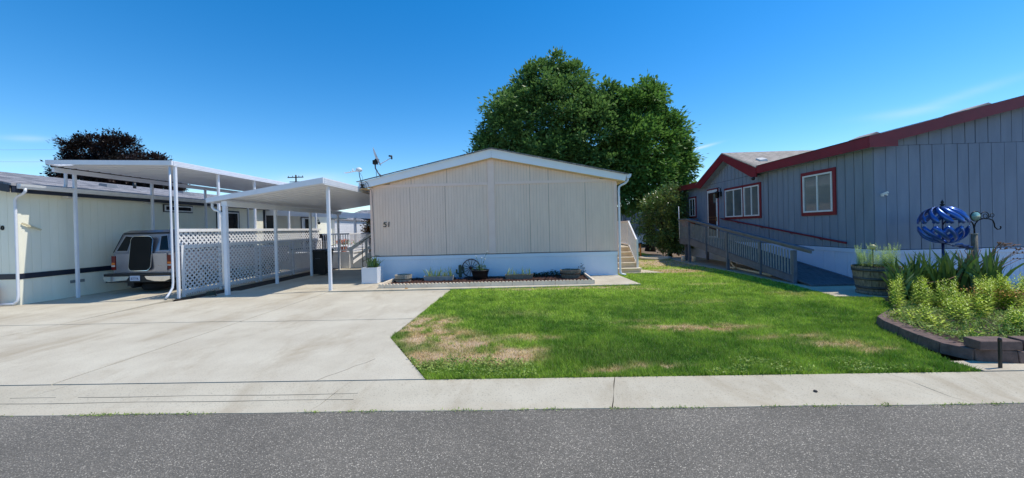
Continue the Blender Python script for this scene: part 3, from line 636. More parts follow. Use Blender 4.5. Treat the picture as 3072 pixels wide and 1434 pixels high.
def trough(x0, x1, y0, y1, z0, z1, m, label, seed, right_light=False):
    E_ = empty("trough_planter", ((x0+x1)/2, (y0+y1)/2, z0), label, "planter")
    mb = MB(); t = .018; e = .03
    mb.hexa([(x0+e,y0+.02,z0),(x1-e,y0+.02,z0),(x1-e,y0+.02+t,z0),(x0+e,y0+.02+t,z0)], [(x0,y0,z1),(x1,y0,z1),(x1,y0+t,z1),(x0,y0+t,z1)])
    mb.hexa([(x0+e,y1-.02-t,z0),(x1-e,y1-.02-t,z0),(x1-e,y1-.02,z0),(x0+e,y1-.02,z0)], [(x0,y1-t,z1),(x1,y1-t,z1),(x1,y1,z1),(x0,y1,z1)])
    mb.build("side_board", m, E_)
    mb = MB()
    mb.hexa([(x0+e,y0+.041,z0),(x0+e+t,y0+.041,z0),(x0+e+t,y1-.041,z0),(x0+e,y1-.041,z0)], [(x0,y0+.021,z1+.012),(x0+t,y0+.021,z1+.012),(x0+t,y1-.021,z1+.012),(x0,y1-.021,z1+.012)])
    mb.build("end_board", m, E_); mb = MB()
    mb.hexa([(x1-e-t,y0+.041,z0),(x1-e,y0+.041,z0),(x1-e,y1-.041,z0),(x1-e-t,y1-.041,z0)], [(x1-t,y0+.021,z1+.012),(x1,y0+.021,z1+.012),(x1,y1-.021,z1+.012),(x1-t,y1-.021,z1+.012)])
    mb.build("end_board", m, E_)
    mb = MB(); mb.box(x0+.035,x1-.035,y0+.04,y1-.04,z0+.01,z1-.03); mb.build("soil", M_soil, E_)
    r_ = random.Random(seed); mb = MB()
    for k in range(5 if seed == 2 else 4): iris_clump(mb, (x0+.12+(x1-x0-.24)*k/(4 if seed == 2 else 3), (y0+y1)/2), 9 if seed == 2 else 6, r_.uniform(.22,.40), .022, (.07,.05), z1-.03, .8, r_)
    mb.build("iris_leaves", M_irisy, E_); return E_
trough(-3.14,-2.20,11.95,12.22,.06,.20, mat("grey_trough", C(170,168,166), C(140,138,136), rough=.8, scale=8, bump=.3), "grey trough planter of pale irises left of cactus ornament", 2)
trough(-.57,.31,11.90,12.15,.06,.20, M_wood, "weathered wooden trough planter with sparse irises in middle of bed", 5)
CA = empty("cactus_ornament", (-2.05,12.42,.06), "dark green cactus cutout ornament on small base left of wagon wheel", "garden ornament")
b = MB()
def capsule2d(x_, z0_, z1_, r_): return [(x_+r_*math.cos(R(a)), z1_+r_*math.sin(R(a))) for a in range(0, 181, 30)]+[(x_+r_*math.cos(R(a)), z0_+r_*math.sin(R(a))) for a in range(180, 361, 30)]
b.prism([(x_, 12.41, z_) for x_, z_ in capsule2d(-2.05,.13,.46,.052)], (0,.03,0))
b.prism([(x_, 12.413, z_) for x_, z_ in capsule2d(-2.165,.25,.34,.028)], (0,.024,0)); b.bar((-2.16,12.425,.235),(-2.06,12.425,.205),.024,.05)
b.prism([(x_, 12.413, z_) for x_, z_ in capsule2d(-1.94,.27,.43,.028)], (0,.024,0)); b.bar((-1.945,12.425,.255),(-2.04,12.425,.23),.024,.05)
b.build("cactus", M_cactus, CA); b = MB(); b.box(-2.19,-1.93,12.36,12.50,.068,.088); b.build("base", mat("blue_grey_base", C(120,140,170), None), CA)
W_ = empty("wagon_wheel", (-1.71,12.62,.06), "dark maroon spoked wagon wheel leaning on the skirting", "wagon wheel")
b = MB(); wc = Vector((-1.72,12.61,.375)); R_ = .305
ring = []
def wp(r, a, dy): return (wc.x+r*math.cos(a), wc.y+dy+r*math.sin(a)*.18, wc.z+r*math.sin(a)*.98)
vs = []; fs = []; n = 40
for k in range(n):
    a_ = 2*math.pi*k/n; vs += [wp(R_,a_,-.02), wp(R_-.028,a_,-.02), wp(R_-.028,a_,.02), wp(R_,a_,.02)]
for k in range(n):
    k2 = (k+1) % n
    for i in range(4): fs.append((k*4+i, k2*4+i, k2*4+(i+1)%4, k*4+(i+1)%4))
b.add(vs, fs); b.build("rim", M_wheelw, W_)
for k in range(14):
    a_ = 2*math.pi*k/14+.1; b = MB(); b.tube([wp(.04,a_,0), wp(R_-.02,a_,0)], .0085, 6); b.build("spoke", M_wheelw, W_)
b = MB(); b.tube([(wc.x,wc.y-.05,wc.z),(wc.x,wc.y-.02,wc.z),(wc.x,wc.y+.03,wc.z)], [.03,.055,.05], 14); b.build("hub", M_wheelw, W_)
# white square planter
Q = empty("box_planter", (-4.8,12.0,.03), "white square box planter of iris leaves at left corner of tan home", "planter")
b = MB(); x0,x1,y0,y1,z0,z1 = -5.06,-4.57,11.86,12.40,.034,.53
for bx in ((x0,x1,y0,y0+.03),(x0,x1,y1-.03,y1),(x0,x0+.03,y0+.031,y1-.031),(x1-.03,x1,y0+.031,y1-.031)): b.box(*bx, z0, z1)
b.box(x0-.008,x1+.008,y0-.008,y0+.001,z0,z0+.03); b.build("box", M_polyw, Q)
b = MB(); b.box(x0+.03,x1-.03,y0+.03,y1-.03,z0,z1-.04); b.build("soil", M_soil, Q)
b = MB(); r_ = random.Random(8); iris_clump(b, (-4.78,12.12), 60, .46, .035, (.16,.14), z1-.05, .75, r_); b.build("iris_leaves", M_iris, Q)

# ------------------------------------------------------------------ cream home on the left (number 50)
HL = empty("mobile_home", (-13.5, 9.6, 0), "cream manufactured home with navy band behind the tall carport at left", "house")
XW = -12.95; YL = 9.52
b = MB(); b.prism([(-20.0,YL,.0),(XW+.0,YL,.0),(XW+.0,YL,2.96),(-16.5,YL,3.66),(-20.0,YL,2.96)], (0,18.5,0)); b.build("wall", mat("cream_groove", C(250,250,232), None, rough=.8), HL)
sd = boards('Y', XW, 1, YL+.05, 28.0, .80, 2.93, .20, .0035, .006, [], 0.05)
sd.build("siding", M_cream, HL)
sd = boards('Y', XW, 1, YL+.05, 28.0, .07, .66, .20, .0035, .006, [], 0.05)
sd.build("lower_siding", M_cream, HL)
sd = boards('X', YL, -1, -20, XW-.04, .80, lambda a: min(2.96, 3.66-abs(a+16.5)*.2), .20, .007, .012, [], .05); sd.build("front_siding", M_cream, HL)
b = MB(); b.box(XW-.04,XW+.022,YL-.022,YL+.05,.0,2.93); b.build("corner_trim", M_cream, HL)
b = MB(); b.box(XW,XW+.02,YL+.051,28,0,.07); b.box(-20,XW-.041,YL-.02,YL,0,.66); b.build("base_trim", M_cream, HL)
b = MB(); b.box(XW,XW+.03,YL-.03,28,.66,.80); b.box(-20,XW-.001,YL-.03,YL,.66,.80); b.build("navy_band", M_navy, HL)
b = MB(); b.prism([(-12.66,9.20,3.09),(-16.5,9.20,3.86),(-20.3,9.20,3.09),(-20.3,9.20,3.03),(-16.5,9.20,3.80),(-12.66,9.20,3.03)], (0,19,0)); b.build("roof", M_shing, HL)
b = MB(); b.box(-12.70,-12.67,9.22,28.2,2.86,3.035); b.prism([(-12.70,9.17,3.05),(-16.5,9.17,3.80),(-16.5,9.17,3.62),(-12.70,9.17,2.86)], (0,.03,0)); b.prism([(-16.51,9.17,3.80),(-20.3,9.17,3.05),(-20.3,9.17,2.86),(-16.51,9.17,3.62)], (0,.03,0)); b.build("fascia", M_navy, HL)
b = MB(); b.box(-12.95,-12.70,9.25,28,2.90,2.92); b.build("soffit", M_cream, HL)
b = MB(); b.prism([(-12.66,9.30,3.08),(-12.54,9.30,3.08),(-12.555,9.30,3.02),(-12.59,9.30,2.96),(-12.66,9.30,2.96)], (0,18.8,0)); b.build("gutter", M_whitesh, HL)
b = MB(); b.tube([(-12.60,9.42,2.98),(-12.60,9.42,2.90),(-12.66,9.42,2.84),(-12.82,9.43,2.78),(-12.90,9.44,2.70),(-12.90,9.44,2.5),(-12.90,9.44,.25),(-12.905,9.43,.12),(-12.96,9.40,.05),(-13.3,9.36,.04)], .031, 8); b.build("downspout", M_white, HL)
b = MB(); stroke(b, arc(-13.34,1.99,.028,.048,0,360,14), .02, YL-.032, YL-.012)
b.build("house_number", M_black, HL); b = MB(); stroke(b, [(-13.42,2.045),(-13.475,2.045),(-13.48,1.995)]+arc(-13.455,1.97,.03,.032,110,-130,8), .02, YL-.032, YL-.012); b.build("house_number", M_black, HL)
b = MB(); b.bar((-12.90,9.56,2.10),(-12.90,9.95,1.93),.03,.035); b.bar((-12.88,9.66,2.03),(-12.88,9.84,1.97),.02,.03); b.build("rod", mat("cream_rod", C(206,196,164), None), HL)
b = MB(); b.box(XW+.012,XW+.03,10.6,10.95,.40,.48); b.build("skirt_vent", mat("vent_grey", C(130,136,136), None), HL)
for yv in (10.6,12.9,15.5,18.0):
    b = MB(); b.box(XW+.02,XW+.20,yv-.14,yv+.14,2.83,2.87); b.build("soffit_bracket", M_whitesh, HL)
def window(HO, wall, out, axis, a0, a1, z0, z1, trimm, tw=.07, framem=M_whitesh, glass=M_glass, mull=True, blinds=False):
    """trim, frame, panes on a wall face (axis: direction the window runs along)"""
    def bx(mb, a, c_, p, q, z_, w_):
        if axis == 'Y': mb.box(wall+out*p, wall+out*q, a, c_, z_, w_)
        else: mb.box(a, c_, wall+out*p, wall+out*q, z_, w_)
    W = MB()
    if tw:
        for (a, c_, z_, w_) in ((a0,a1,z1-tw,z1),(a0,a1,z0,z0+tw),(a0,a0+tw,z0+tw,z1-tw),(a1-tw,a1,z0+tw,z1-tw)): bx(W, a, c_, 0, .035, z_, w_)
        wo = W.build("window", trimm, HO)
    else: wo = None
    fa0, fa1, fz0, fz1 = a0+tw, a1-tw, z0+tw, z1-tw; f = .045
    W = MB()
    for (a, c_, z_, w_) in ((fa0,fa1,fz1-f,fz1),(fa0,fa1,fz0,fz0+f),(fa0,fa0+f,fz0+f,fz1-f),(fa1-f,fa1,fz0+f,fz1-f)): bx(W, a, c_, 0, .055, z_, w_)
    if mull: m_ = (fa0+fa1)/2; bx(W, m_-.022, m_+.022, 0, .045, fz0+f, fz1-f)
    if wo is None:
        wo = W.build("window", framem, HO)
    else: W.build("frame", framem, wo)
    W = MB(); bx(W, fa0+f, fa1-f, 0, .022, fz0+f, fz1-f); W.build("pane", glass, wo)
    if blinds:
        W = MB(); k = fz0+f+.02
        while k < fz1-f-.02: bx(W, fa0+f+.02, fa1-f-.02, .022, .0235, k, k+.010); k += .027
        W.build("blind", mat("blind_slat", C(150,150,146), None, rough=.4), wo)
    return wo
window(HL, XW+.012, 1, 'Y', 13.5, 14.72, 2.56, 2.84, M_navy, .03, glass=M_dglass, mull=False)
window(HL, XW+.012, 1, 'Y', 15.9, 17.2, 1.55, 2.74, M_navy, .07, glass=M_dglass, mull=False)
window(HL, XW+.012, 1, 'Y', 18.85, 19.75, .95, 2.9, M_navy, .10, glass=M_dglass, mull=False)
window(HL, XW+.012, 1, 'Y', 22.1, 23.0, .9, 2.65, M_grey, .08, glass=M_dglass, mull=False)
for (y_, x_, h_) in ((13.2,-14.6,.12),(17.0,-15.3,.1),(13.6,-15.2,.22)):
    b = MB(); z_ = 3.86-abs(x_+16.5)*.2
    if h_ < .2: b.hexa([(x_-.2,y_-.22,z_-.1),(x_+.2,y_-.22,z_-.1),(x_+.2,y_+.22,z_-.1),(x_-.2,y_+.22,z_-.1)],[(x_-.14,y_-.16,z_+h_),(x_+.12,y_-.16,z_+h_*.6),(x_+.12,y_+.16,z_+h_*.6),(x_-.14,y_+.16,z_+h_)])
    else: b.tube([(x_,y_+1.1,z_-.05),(x_,y_+1.1,z_+.22)], .05, 8)
    b.build("roof_vent", M_grey if h_ < .2 else M_black, HL)
b = MB(); b.lathe([(0,.0),(.06,.02),(.08,.10),(.05,.16),(0,.2)], (-12.82,23.9,2.2), 10); b.tube([(-12.93,23.9,2.45),(-12.85,23.9,2.5),(-12.82,23.9,2.4)], .02, 6); b.build("wall_lamp", M_blkiron, HL)
# patio cover and deck of the cream home
PC = empty("patio_cover", (-9, 20, 0), "white flat patio cover over the rear deck behind the trash bin", "patio cover")
b = MB(); b.prism([(-12.9,19.0,2.80),(-7.4,19.0,2.45),(-7.4,19.0,2.53),(-12.9,19.0,2.88)], (0,5,0)); b.build("roof", M_white, PC)
b = MB(); b.prism([(-12.9,18.95,2.62),(-7.38,18.95,2.30),(-7.38,18.95,2.56),(-12.9,18.95,2.90)], (0,.045,0)); b.box(-7.42,-7.38,19,24,2.30,2.54); b.build("fascia", M_white, PC)
for x_, y_ in ((-8.45,19.2),(-7.6,23.8),(-11.1,19.2)):
    b = MB(); b.box(x_-.05,x_+.05,y_-.05,y_+.05,0,2.42); b.build("post", M_white, PC)
SH = empty("shed", (-12.7,28,0), "white sided shed beyond the patio cover left of the stairs", "shed")
b = MB(); b.box(-15,-12.75,25.8,31,0,2.55); b.build("wall", M_whitesh, SH); b = MB(); b.prism([(-12.6,25.7,2.55),(-13.9,25.7,2.95),(-15.2,25.7,2.55)], (0,5.5,0)); b.build("roof", M_shing, SH)
b = MB()
for k in range(14): b.box(-12.75,-12.738,25.85,30.95,.2+.17*k,.2+.17*k+.155)
b.build("siding", M_whitesh, SH)
DK = empty("deck", (-8.6, 18, 0), "white skirted rear deck with baluster railing beyond the lattice fence", "deck")
b = MB(); b.box(-12.9,-8.05,17.6,26,.0,.70); b.build("skirt", M_whitesh, DK)
b = MB(); b.box(-12.9,-8.0,17.55,26,.70,.75); b.build("floor", M_whitesh, DK)
b = MB(); b.box(-9.3,-8.02,17.57,17.63,1.55,1.62); b.box(-9.3,-8.02,17.58,17.62,.80,.86); b.box(-8.08,-8.02,17.64,26,1.55,1.62); b.box(-8.07,-8.03,17.64,26,.80,.86); b.build("rail", M_whitesh, DK)
b = MB()
for k in range(11): x_ = -9.25+.115*k; b.box(x_-.018,x_+.018,17.59,17.61,.86,1.55)
for k in range(60): y_ = 17.75+.13*k; b.box(-8.06,-8.04,y_-.018,y_+.018,.86,1.55)
b.build("balusters", M_whitesh, DK)
b = MB(); P = np.stack([rng.normal(-8.45,.2,260), rng.normal(17.9,.1,260), 1.05+.2*rng.random(260)], 1)
PL = empty("potted_flowers", (-8.45,17.9,.75), "pink flowers in pot behind the white deck railing", "flower pot")
b = MB(); b.lathe([(0,0),(.12,0),(.16,.25),(0,.26)], (-8.45,17.9,.75), 14); b.build("pot", M_terra, PL)
scatter_leaves("foliage", P[:150], .09, .05, M_low, .8, PL); scatter_leaves("blossoms", P[150:]+np.array([0,-.08,.06]), .07, .06, M_pink, .8, PL)
GR = empty("grill", (-10.1,18.6,.75), "black covered grill on the rear deck above the trash bin", "grill")
b = MB(); b.box(-10.3,-9.55,18.4,18.9,1.25,1.62); b.build("cover", M_black, GR, .05); b = MB(); b.box(-10.2,-9.65,18.45,18.85,.75,1.24); b.build("cabinet", M_black, GR)
TB = empty("trash_bin", (-7.95,15.0,0), "black wheeled trash bin beside the end of lattice fence", "trash bin")
b = MB(); b.hexa([(-8.20,14.75,.05),(-7.72,14.75,.05),(-7.72,15.25,.05),(-8.20,15.25,.05)],[(-8.26,14.68,.93),(-7.66,14.68,.93),(-7.66,15.32,.93),(-8.26,15.32,.93)]); b.build("body", M_black, TB, .02)
b = MB(); b.hexa([(-8.29,14.64,.935),(-7.63,14.64,.935),(-7.63,15.38,.935),(-8.29,15.38,.935)],[(-8.25,14.70,1.0),(-7.67,14.70,1.0),(-7.67,15.3,1.02),(-8.25,15.3,1.02)]); b.build("lid", M_black, TB, .01)
b = MB(); b.box(-8.08,-7.90,14.70,14.725,.70,.712); b.box(-8.08,-7.88,14.70,14.725,.66,.672); b.build("stencil", M_grey, TB)
for x_ in (-8.17,-7.78):
    b = MB(); b.tube([(x_,15.28,.10),(x_+.05,15.28,.10)], .10, 12); b.build("wheel", M_tyre, TB)
# side stairs of the tan home (left)
SS = empty("side_stairs", (-6.6,16.3,0), "white side stairs with sloping handrail left of tan home", "stairs")
b = MB()
for k in range(5): b.box(-7.75+.30*k, -5.12, 17.45+.002*k, 18.4, .0 if k == 0 else .165*k, .165*(k+1))
b.build("steps", M_whitesh, SS)
b = MB(); b.prism([(-7.95,17.38,.0),(-7.1,17.38,.0),(-5.12,17.38,.85),(-5.12,17.38,1.25),(-6.55,17.38,1.02),(-7.75,17.38,.24)], (0,.05,0)); b.build("stringer", M_whitesh, SS)
b = MB(); b.bar((-7.98,17.40,.82),(-6.60,17.40,1.72),.07,.15); b.bar((-6.60,17.40,1.72),(-5.12,17.40,1.80),.07,.12); b.bar((-7.80,17.40,.42),(-6.60,17.40,1.24),.05,.11); b.build("handrail", M_whitesh, SS)
for x_, z_ in ((-7.85,.84),(-7.15,1.32),(-6.45,1.72)):
    b = MB(); b.box(x_-.06,x_+.06,17.35,17.45,.0,z_); b.build("post", M_whitesh, SS)
IR = empty("iron_handrail", (-5.6,13.3,0), "thin black iron handrail behind the white box planter", "handrail")
b = MB()
b.tube([(-5.62,13.3,.0),(-5.62,13.3,1.30),(-5.56,13.3,1.36),(-5.12,13.3,1.62)], .012, 6)
for k in range(3): x_ = -5.48+.13*k; b.tube([(x_,13.3,.55+.04*k),(x_,13.3,1.40+.08*k)], .008, 5)
b.tube([(-5.62,13.3,.62),(-5.12,13.3,.85)], .010, 6); b.build("rail", M_blkiron, IR)
b = MB(); b.tube([(x_, 13.3, z_) for x_, z_ in arc(-5.66,1.26,.05,.06,0,300,12)], .008, 5); b.build("scroll", M_blkiron, IR)

# ------------------------------------------------------------------ carports
def flute_roof(x0, z0, x1, z1, y0, y1, t, step, m):
    """pan roof: trapezoid ribs running across (along X)"""
    mb = MB(); y = y0; n = int((y1-y0)/step); st = (y1-y0)/n
    for i in range(n):
        a = y0+i*st
        prof_ = [(a, 0), (a+st*.70, 0), (a+st*.76, .035), (a+st*.94, .035), (a+st, 0)]
        for (p0, h0), (p1, h1) in zip(prof_[:-1], prof_[1:]):
            mb.hexa([(x0,p0,z0+h0),(x1,p0,z1+h0),(x1,p1,z1+h1),(x0,p1,z0+h1)], [(x0,p0,z0+h0+.004),(x1,p0,z1+h0+.004),(x1,p1,z1+h1+.004),(x0,p1,z0+h1+.004)])
    return mb
C1 = empty("carport", (-11,10,0), "tall white metal carport over the parked pickup", "carport")
flute_roof(-12.55,3.63,-9.23,3.59,9.925,18.42,0,.30,M_white).build("roof_panel", M_white, C1)
b = MB()
b.prism([(-12.64,9.88,3.665),(-9.20,9.88,3.545),(-9.20,9.88,3.665),(-12.64,9.88,3.785)], (0,.05,0)); b.box(-9.235,-9.19,9.93,18.45,3.53,3.665)
for zz_ in (3.565,3.605,3.64): b.box(-9.19,-9.183,9.93,18.45,zz_,zz_+.014)
b.prism([(-12.66,18.42,3.56),(-9.30,18.42,3.53),(-9.30,18.42,3.66),(-12.66,18.42,3.70)], (0,.04,0)); b.build("fascia", M_white, C1)
b = MB(); b.prism([(-12.68,9.93,3.67),(-12.55,9.93,3.67),(-12.55,9.93,3.735),(-12.68,9.93,3.735)], (0,8.5,0)); b.build("gutter", M_white, C1)
b = MB(); b.box(-12.62,-12.54,10.0,18.4,3.48,3.60); b.build("beam", M_white, C1)
b = MB(); b.tube([(-12.72,10.42,3.62),(-12.75,10.42,3.5),(-12.75,10.42,3.2),(-12.77,10.42,3.12),(-12.85,10.42,3.08)], .035, 8); b.build("downspout", M_white, C1)
def metal_post(name, x_, y_, z1_, par, w=.085):
    b = MB(); b.box(x_-w/2,x_+w/2,y_-w/2,y_+w/2,0,z1_)
    for s in (-1, 1): b.box(x_-w/2-.003,x_+w/2+.003,y_+s*w*.22-.010,y_+s*w*.22+.010,0,z1_-.01); b.box(x_+s*w*.22-.010,x_+s*w*.22+.010,y_-w/2-.003,y_+w/2+.003,0,z1_-.01)
    b.build(name, M_white, par)
for y_ in (10.49,12.75,14.95,17.3): metal_post("post", -12.58, y_, 3.48, C1, .062)
for y_ in (10.02,11.60,13.20,15.15,17.15): metal_post("post", -9.345 if y_ > 10.1 else -9.235, y_, 3.56 if y_ > 10.1 else 3.53, C1, .058)
b = MB(); b.tube([(-9.335,9.97,3.53),(-9.335,9.97,2.5),(-9.335,9.97,.45),(-9.34,9.955,.30),(-9.35,9.90,.20),(-9.36,9.83,.10),(-9.365,9.78,.05)], .027, 8); b.build("front_downspout", M_white, C1)
C2 = empty("carport", (-7,11,0), "low white metal carport sloping away from left side of tan home", "carport")
zt = lambda x_: 3.08+(x_+5.40)*.137
flute_roof(-8.47,zt(-8.47)-.035,-5.38,zt(-5.38)-.035,10.345,17.1,0,.30,M_white).build("roof_panel", M_white, C2)
b = MB(); b.prism([(-8.65,10.29,zt(-8.65)-.07),(-5.38,10.29,zt(-5.38)-.075),(-5.38,10.29,zt(-5.38)+.085),(-8.65,10.29,zt(-8.65)+.055)], (0,.055,0))
b.box(-5.42,-5.37,10.346,12.55,2.98,3.165); b.box(-5.43,-5.40,12.56,17.1,2.98,3.11)
for zz_ in (3.02,3.07,3.12): b.box(-5.37,-5.362,10.346,12.55,zz_,zz_+.016)
b.build("fascia", M_white, C2)
b = MB(); b.box(-8.60,-8.47,10.346,17.15,zt(-8.6)-.075,zt(-8.6)+.05); b.build("gutter", M_white, C2)
b = MB(); b.box(-8.28,-8.12,10.36,17.1,2.46,2.60); b.build("beam", M_white, C2)
for x_, y_, z_ in ((-8.2,10.40,2.48),(-8.2,12.55,2.48),(-8.2,14.65,2.48),(-8.2,16.9,2.48),(-5.47,10.72,3.03)): metal_post("post", x_, y_, z_, C2, .092 if y_ == 10.40 else .075)
b = MB(); b.tube([(-8.58,10.42,2.56),(-8.58,10.42,2.44),(-8.52,10.42,2.37),(-8.40,10.42,2.33),(-8.32,10.42,2.26),(-8.30,10.42,2.14),(-8.295,10.40,1.9),(-8.295,10.40,.3)], .032, 8); b.build("downspout", M_whitesh, C2)

# ------------------------------------------------------------------ lattice fence
LF = empty("lattice_fence", (-9.28,14,0), "white lattice fence between the two carports", "fence")
def lattice(y0, y1, z0, z1, xf_, p, w):
    mb = MB(); h = z1-z0
    for sgn, xo in ((1, 0), (-1, .008)):
        a = y0-h if sgn > 0 else y0
        while a < (y1 if sgn > 0 else y1+h):
            # strip from (a, z0) to (a+sgn*h, z1), clipped to y0..y1
            t0, t1 = 0.0, 1.0; ya, yb = a, a+sgn*h
            lo, hi = (y0-ya)/(yb-ya), (y1-ya)/(yb-ya)
            if lo > hi: lo, hi = hi, lo
            t0, t1 = max(0, lo), min(1, hi)
            if t1-t0 > .01: mb.bar((xf_+xo, ya+(yb-ya)*t0, z0+h*t0), (xf_+xo, ya+(yb-ya)*t1, z0+h*t1), w, .007, (1,0,0))
            a += p
    return mb
lattice(10.12,17.35,1.40,1.79,-9.312,.150,.046).build("upper_lattice", M_lattice, LF)
lattice(10.12,17.35,.06,1.36,-9.235,.150,.042).build("lower_lattice", M_lattice, LF)
b = MB(); b.box(-9.34,-9.25,10.10,17.42,1.78,1.865); b.build("top_rail", M_lattice, LF)
b = MB(); b.box(-9.245,-9.205,10.16,17.35,1.325,1.415); b.box(-9.25,-9.21,10.16,17.35,.10,.19); b.build("rail", M_lattice, LF)
for y_ in (10.14,11.62,13.2,15.15,17.3):
    b = MB(); b.box(-9.215,-9.195,y_-.045,y_+.045,.02,1.32 if y_ > 10.2 else 1.42); b.build("stile", M_lattice, LF)
o = empty("hose_coil", (-8.5,10.2,0), "dark green hose heap at foot of low carport's front post", "hose")
b = MB(); pts = [(-8.52+.13*math.cos(t*.8)*(1-.01*t), 10.22+.10*math.sin(t*.8), .02+.004*t) for t in range(34)]; b.tube(pts, .012, 6); b.build("hose", mat("dark_hose", C(40,58,48), None, rough=.4), o)

# ------------------------------------------------------------------ pickup truck
T = empty("pickup_truck", (-11.36,12.5,0), "pewter pickup with canopy and black rear panel parked under tall carport", "pickup truck")
xc = -11.36; yb = 11.12; hw = .905
def sect(y_, pts, mb): pass
b = MB()  # bed and cab lower body with rounded shoulders
prof_b = [(-hw+.02,.46),(-hw,.60),(-hw,1.02),(-hw+.025,1.17),(-hw+.07,1.20),(hw-.07,1.20),(hw-.025,1.17),(hw,1.02),(hw,.60),(hw-.02,.46)]
b.prism([(xc+x_, yb+.03, z_) for x_, z_ in prof_b], (0,4.9,0)); b.build("body", M_paint, T, .012)
b = MB(); b.prism([(xc-.86,yb+2.3,1.19),(xc+.86,yb+2.3,1.19),(xc+.70,yb+2.35,1.80),(xc-.70,yb+2.35,1.80)], (0,1.5,0)); b.build("cab", M_paint, T, .03)
b = MB()  # canopy
tw = .735
b.hexa([(xc-.885,yb+.04,1.203),(xc+.885,yb+.04,1.203),(xc+.885,yb+2.25,1.203),(xc-.885,yb+2.25,1.203)], [(xc-tw,yb+.20,1.80),(xc+tw,yb+.20,1.80),(xc+tw,yb+2.2,1.80),(xc-tw,yb+2.2,1.80)])
b.hexa([(xc-tw,yb+.17,1.802),(xc+tw,yb+.17,1.802),(xc+tw,yb+2.2,1.802),(xc-tw,yb+2.2,1.802)], [(xc-.60,yb+.28,1.875),(xc+.60,yb+.28,1.875),(xc+.60,yb+2.1,1.885),(xc-.60,yb+2.1,1.885)])
b.build("canopy", M_paint, T, .02)
def onrake(z_): return yb+.04+.16*(z_-1.203)/.597   # canopy rear face
def rear_pane(pts, pr, m, name, par):  # pts in (x,z) on raked face
    mb = MB(); P_ = [(xc+x_, onrake(z_)-.003, z_) for x_, z_ in pts]; mb.prism(P_, (0,-pr,.0)); return mb.build(name, m, par)
f1 = rear_pane([(-.83,1.245),(-.45,1.245),(-.40,1.70),(-.64,1.72)], .010, mat("window_gasket", C(170,170,178), None, rough=.3, metal=.5), "side_window", T)
rear_pane([(-.79,1.265),(-.47,1.265),(-.42,1.68),(-.62,1.70)], .016, M_dglass, "pane", f1)
f2 = rear_pane([(.83,1.245),(.50,1.245),(.47,1.70),(.68,1.72)], .010, MATS["window_gasket"], "side_window", T)
rear_pane([(.80,1.265),(.52,1.265),(.49,1.68),(.66,1.70)], .016, M_dglass, "pane", f2)
b = MB(); b.bar((xc-.70,yb+.175,1.775),(xc+.70,yb+.175,1.775),.03,.03); b.bar((xc-.72,yb+.17,1.76),(xc-.88,yb+.03,1.22),.02,.02); b.build("seal", M_black, T)
# tailgate
b = MB(); b.box(xc-.78,xc+.78,yb-.005,yb+.03,.66,1.18); b.build("tailgate", M_paint, T, .012)
b = MB(); b.box(xc-.78,xc+.78,yb-.012,yb+.0,.655,.70); b.build("tailgate_sill", M_paint, T)
b = MB(); b.box(xc+.50,xc+.62,yb-.012,yb-.004,.79,.81); b.build("badge", M_chrome, T)
# black panel standing open over tailgate
def rr(x0,x1,z0,z1,r,sk=0.0):
    out = []
    for (cx_,cz,a0) in ((x1-r,z1-r,0),(x0+r,z1-r,90),(x0+r,z0+r,180),(x1-r,z0+r,270)):
        for k in range(6): a_ = R(a0+18*k); out.append((cx_+r*math.cos(a_), cz+r*math.sin(a_)))
    return [(x_+sk*(z_-z0), z_) for x_, z_ in out]
pan = lambda pts, y0_, dy: [(xc+x_, y0_+.12*(z_-1.18), z_) for x_, z_ in pts]
b = MB(); b.prism(pan(rr(-.33,.34,.665,1.70,.13,.0), yb-.035, 0), (0,.03,0)); b.build("rear_panel_rim", M_chrome, T)
b = MB(); b.prism(pan(rr(-.305,.325,.685,1.685,.12,.0), yb-.050, 0), (0,.02,0)); b.build("rear_panel", mat("matt_black_panel", C(10,11,13), C(14,15,17), rough=.5, spec=.2), T)
b = MB(); b.box(xc+.13,xc+.18,yb+.03,yb+.05,1.20,1.22); b.box(xc-.22,xc-.20,yb-.056,yb-.045,.86,.87); b.build("latch", M_chrome, T)
for s in (-1, 1):
    xa = xc+s*.855; b = MB(); b.box(xa-.06,xa+.06,yb-.012,yb+.06,.70,1.12); tl = b.build("tail_light", M_lamp_r, T, .008)
    b = MB(); b.box(xa-.056,xa+.056,yb-.016,yb-.011,.86,.92); b.build("amber_lens", M_lamp_a, tl)
    b = MB(); b.box(xa-.056,xa+.056,yb-.016,yb-.011,.80,.845); b.build("clear_lens", M_lamp_w, tl)
b = MB(); b.box(xc-1.0,xc+1.0,yb-.16,yb+.02,.53,.60); b.build("bumper_pad", M_black, T, .01)
b = MB()
b.prism([(xc-1.01,yb-.17,.40),(xc-.85,yb-.17,.36),(xc-.30,yb-.17,.40),(xc-.20,yb-.17,.52),(xc-.30,yb-.17,.525),(xc-1.02,yb-.17,.525)], (0,.12,0))
b.prism([(xc+1.01,yb-.17,.42),(xc+.85,yb-.17,.36),(xc+.55,yb-.17,.36),(xc+.30,yb-.17,.42),(xc+.24,yb-.17,.52),(xc+1.02,yb-.17,.525)], (0,.12,0)); b.build("bumper", M_chrome, T, .01)
b = MB(); b.box(xc-.96,xc+.96,yb-.14,yb+.2,.34,.42); b.box(xc-.35,xc+.28,yb-.15,yb-.05,.38,.52); b.build("bumper_core", M_black, T)
b = MB(); b.box(xc-.19,xc+.11,yb-.172,yb-.165,.385,.535); pl = b.build("licence_plate", M_plate, T)
cu = bpy.data.curves.new("plate_text", 'FONT'); cu.body = "B77719L"; cu.size = .085; cu.align_x = 'CENTER'; cu.extrude = .001
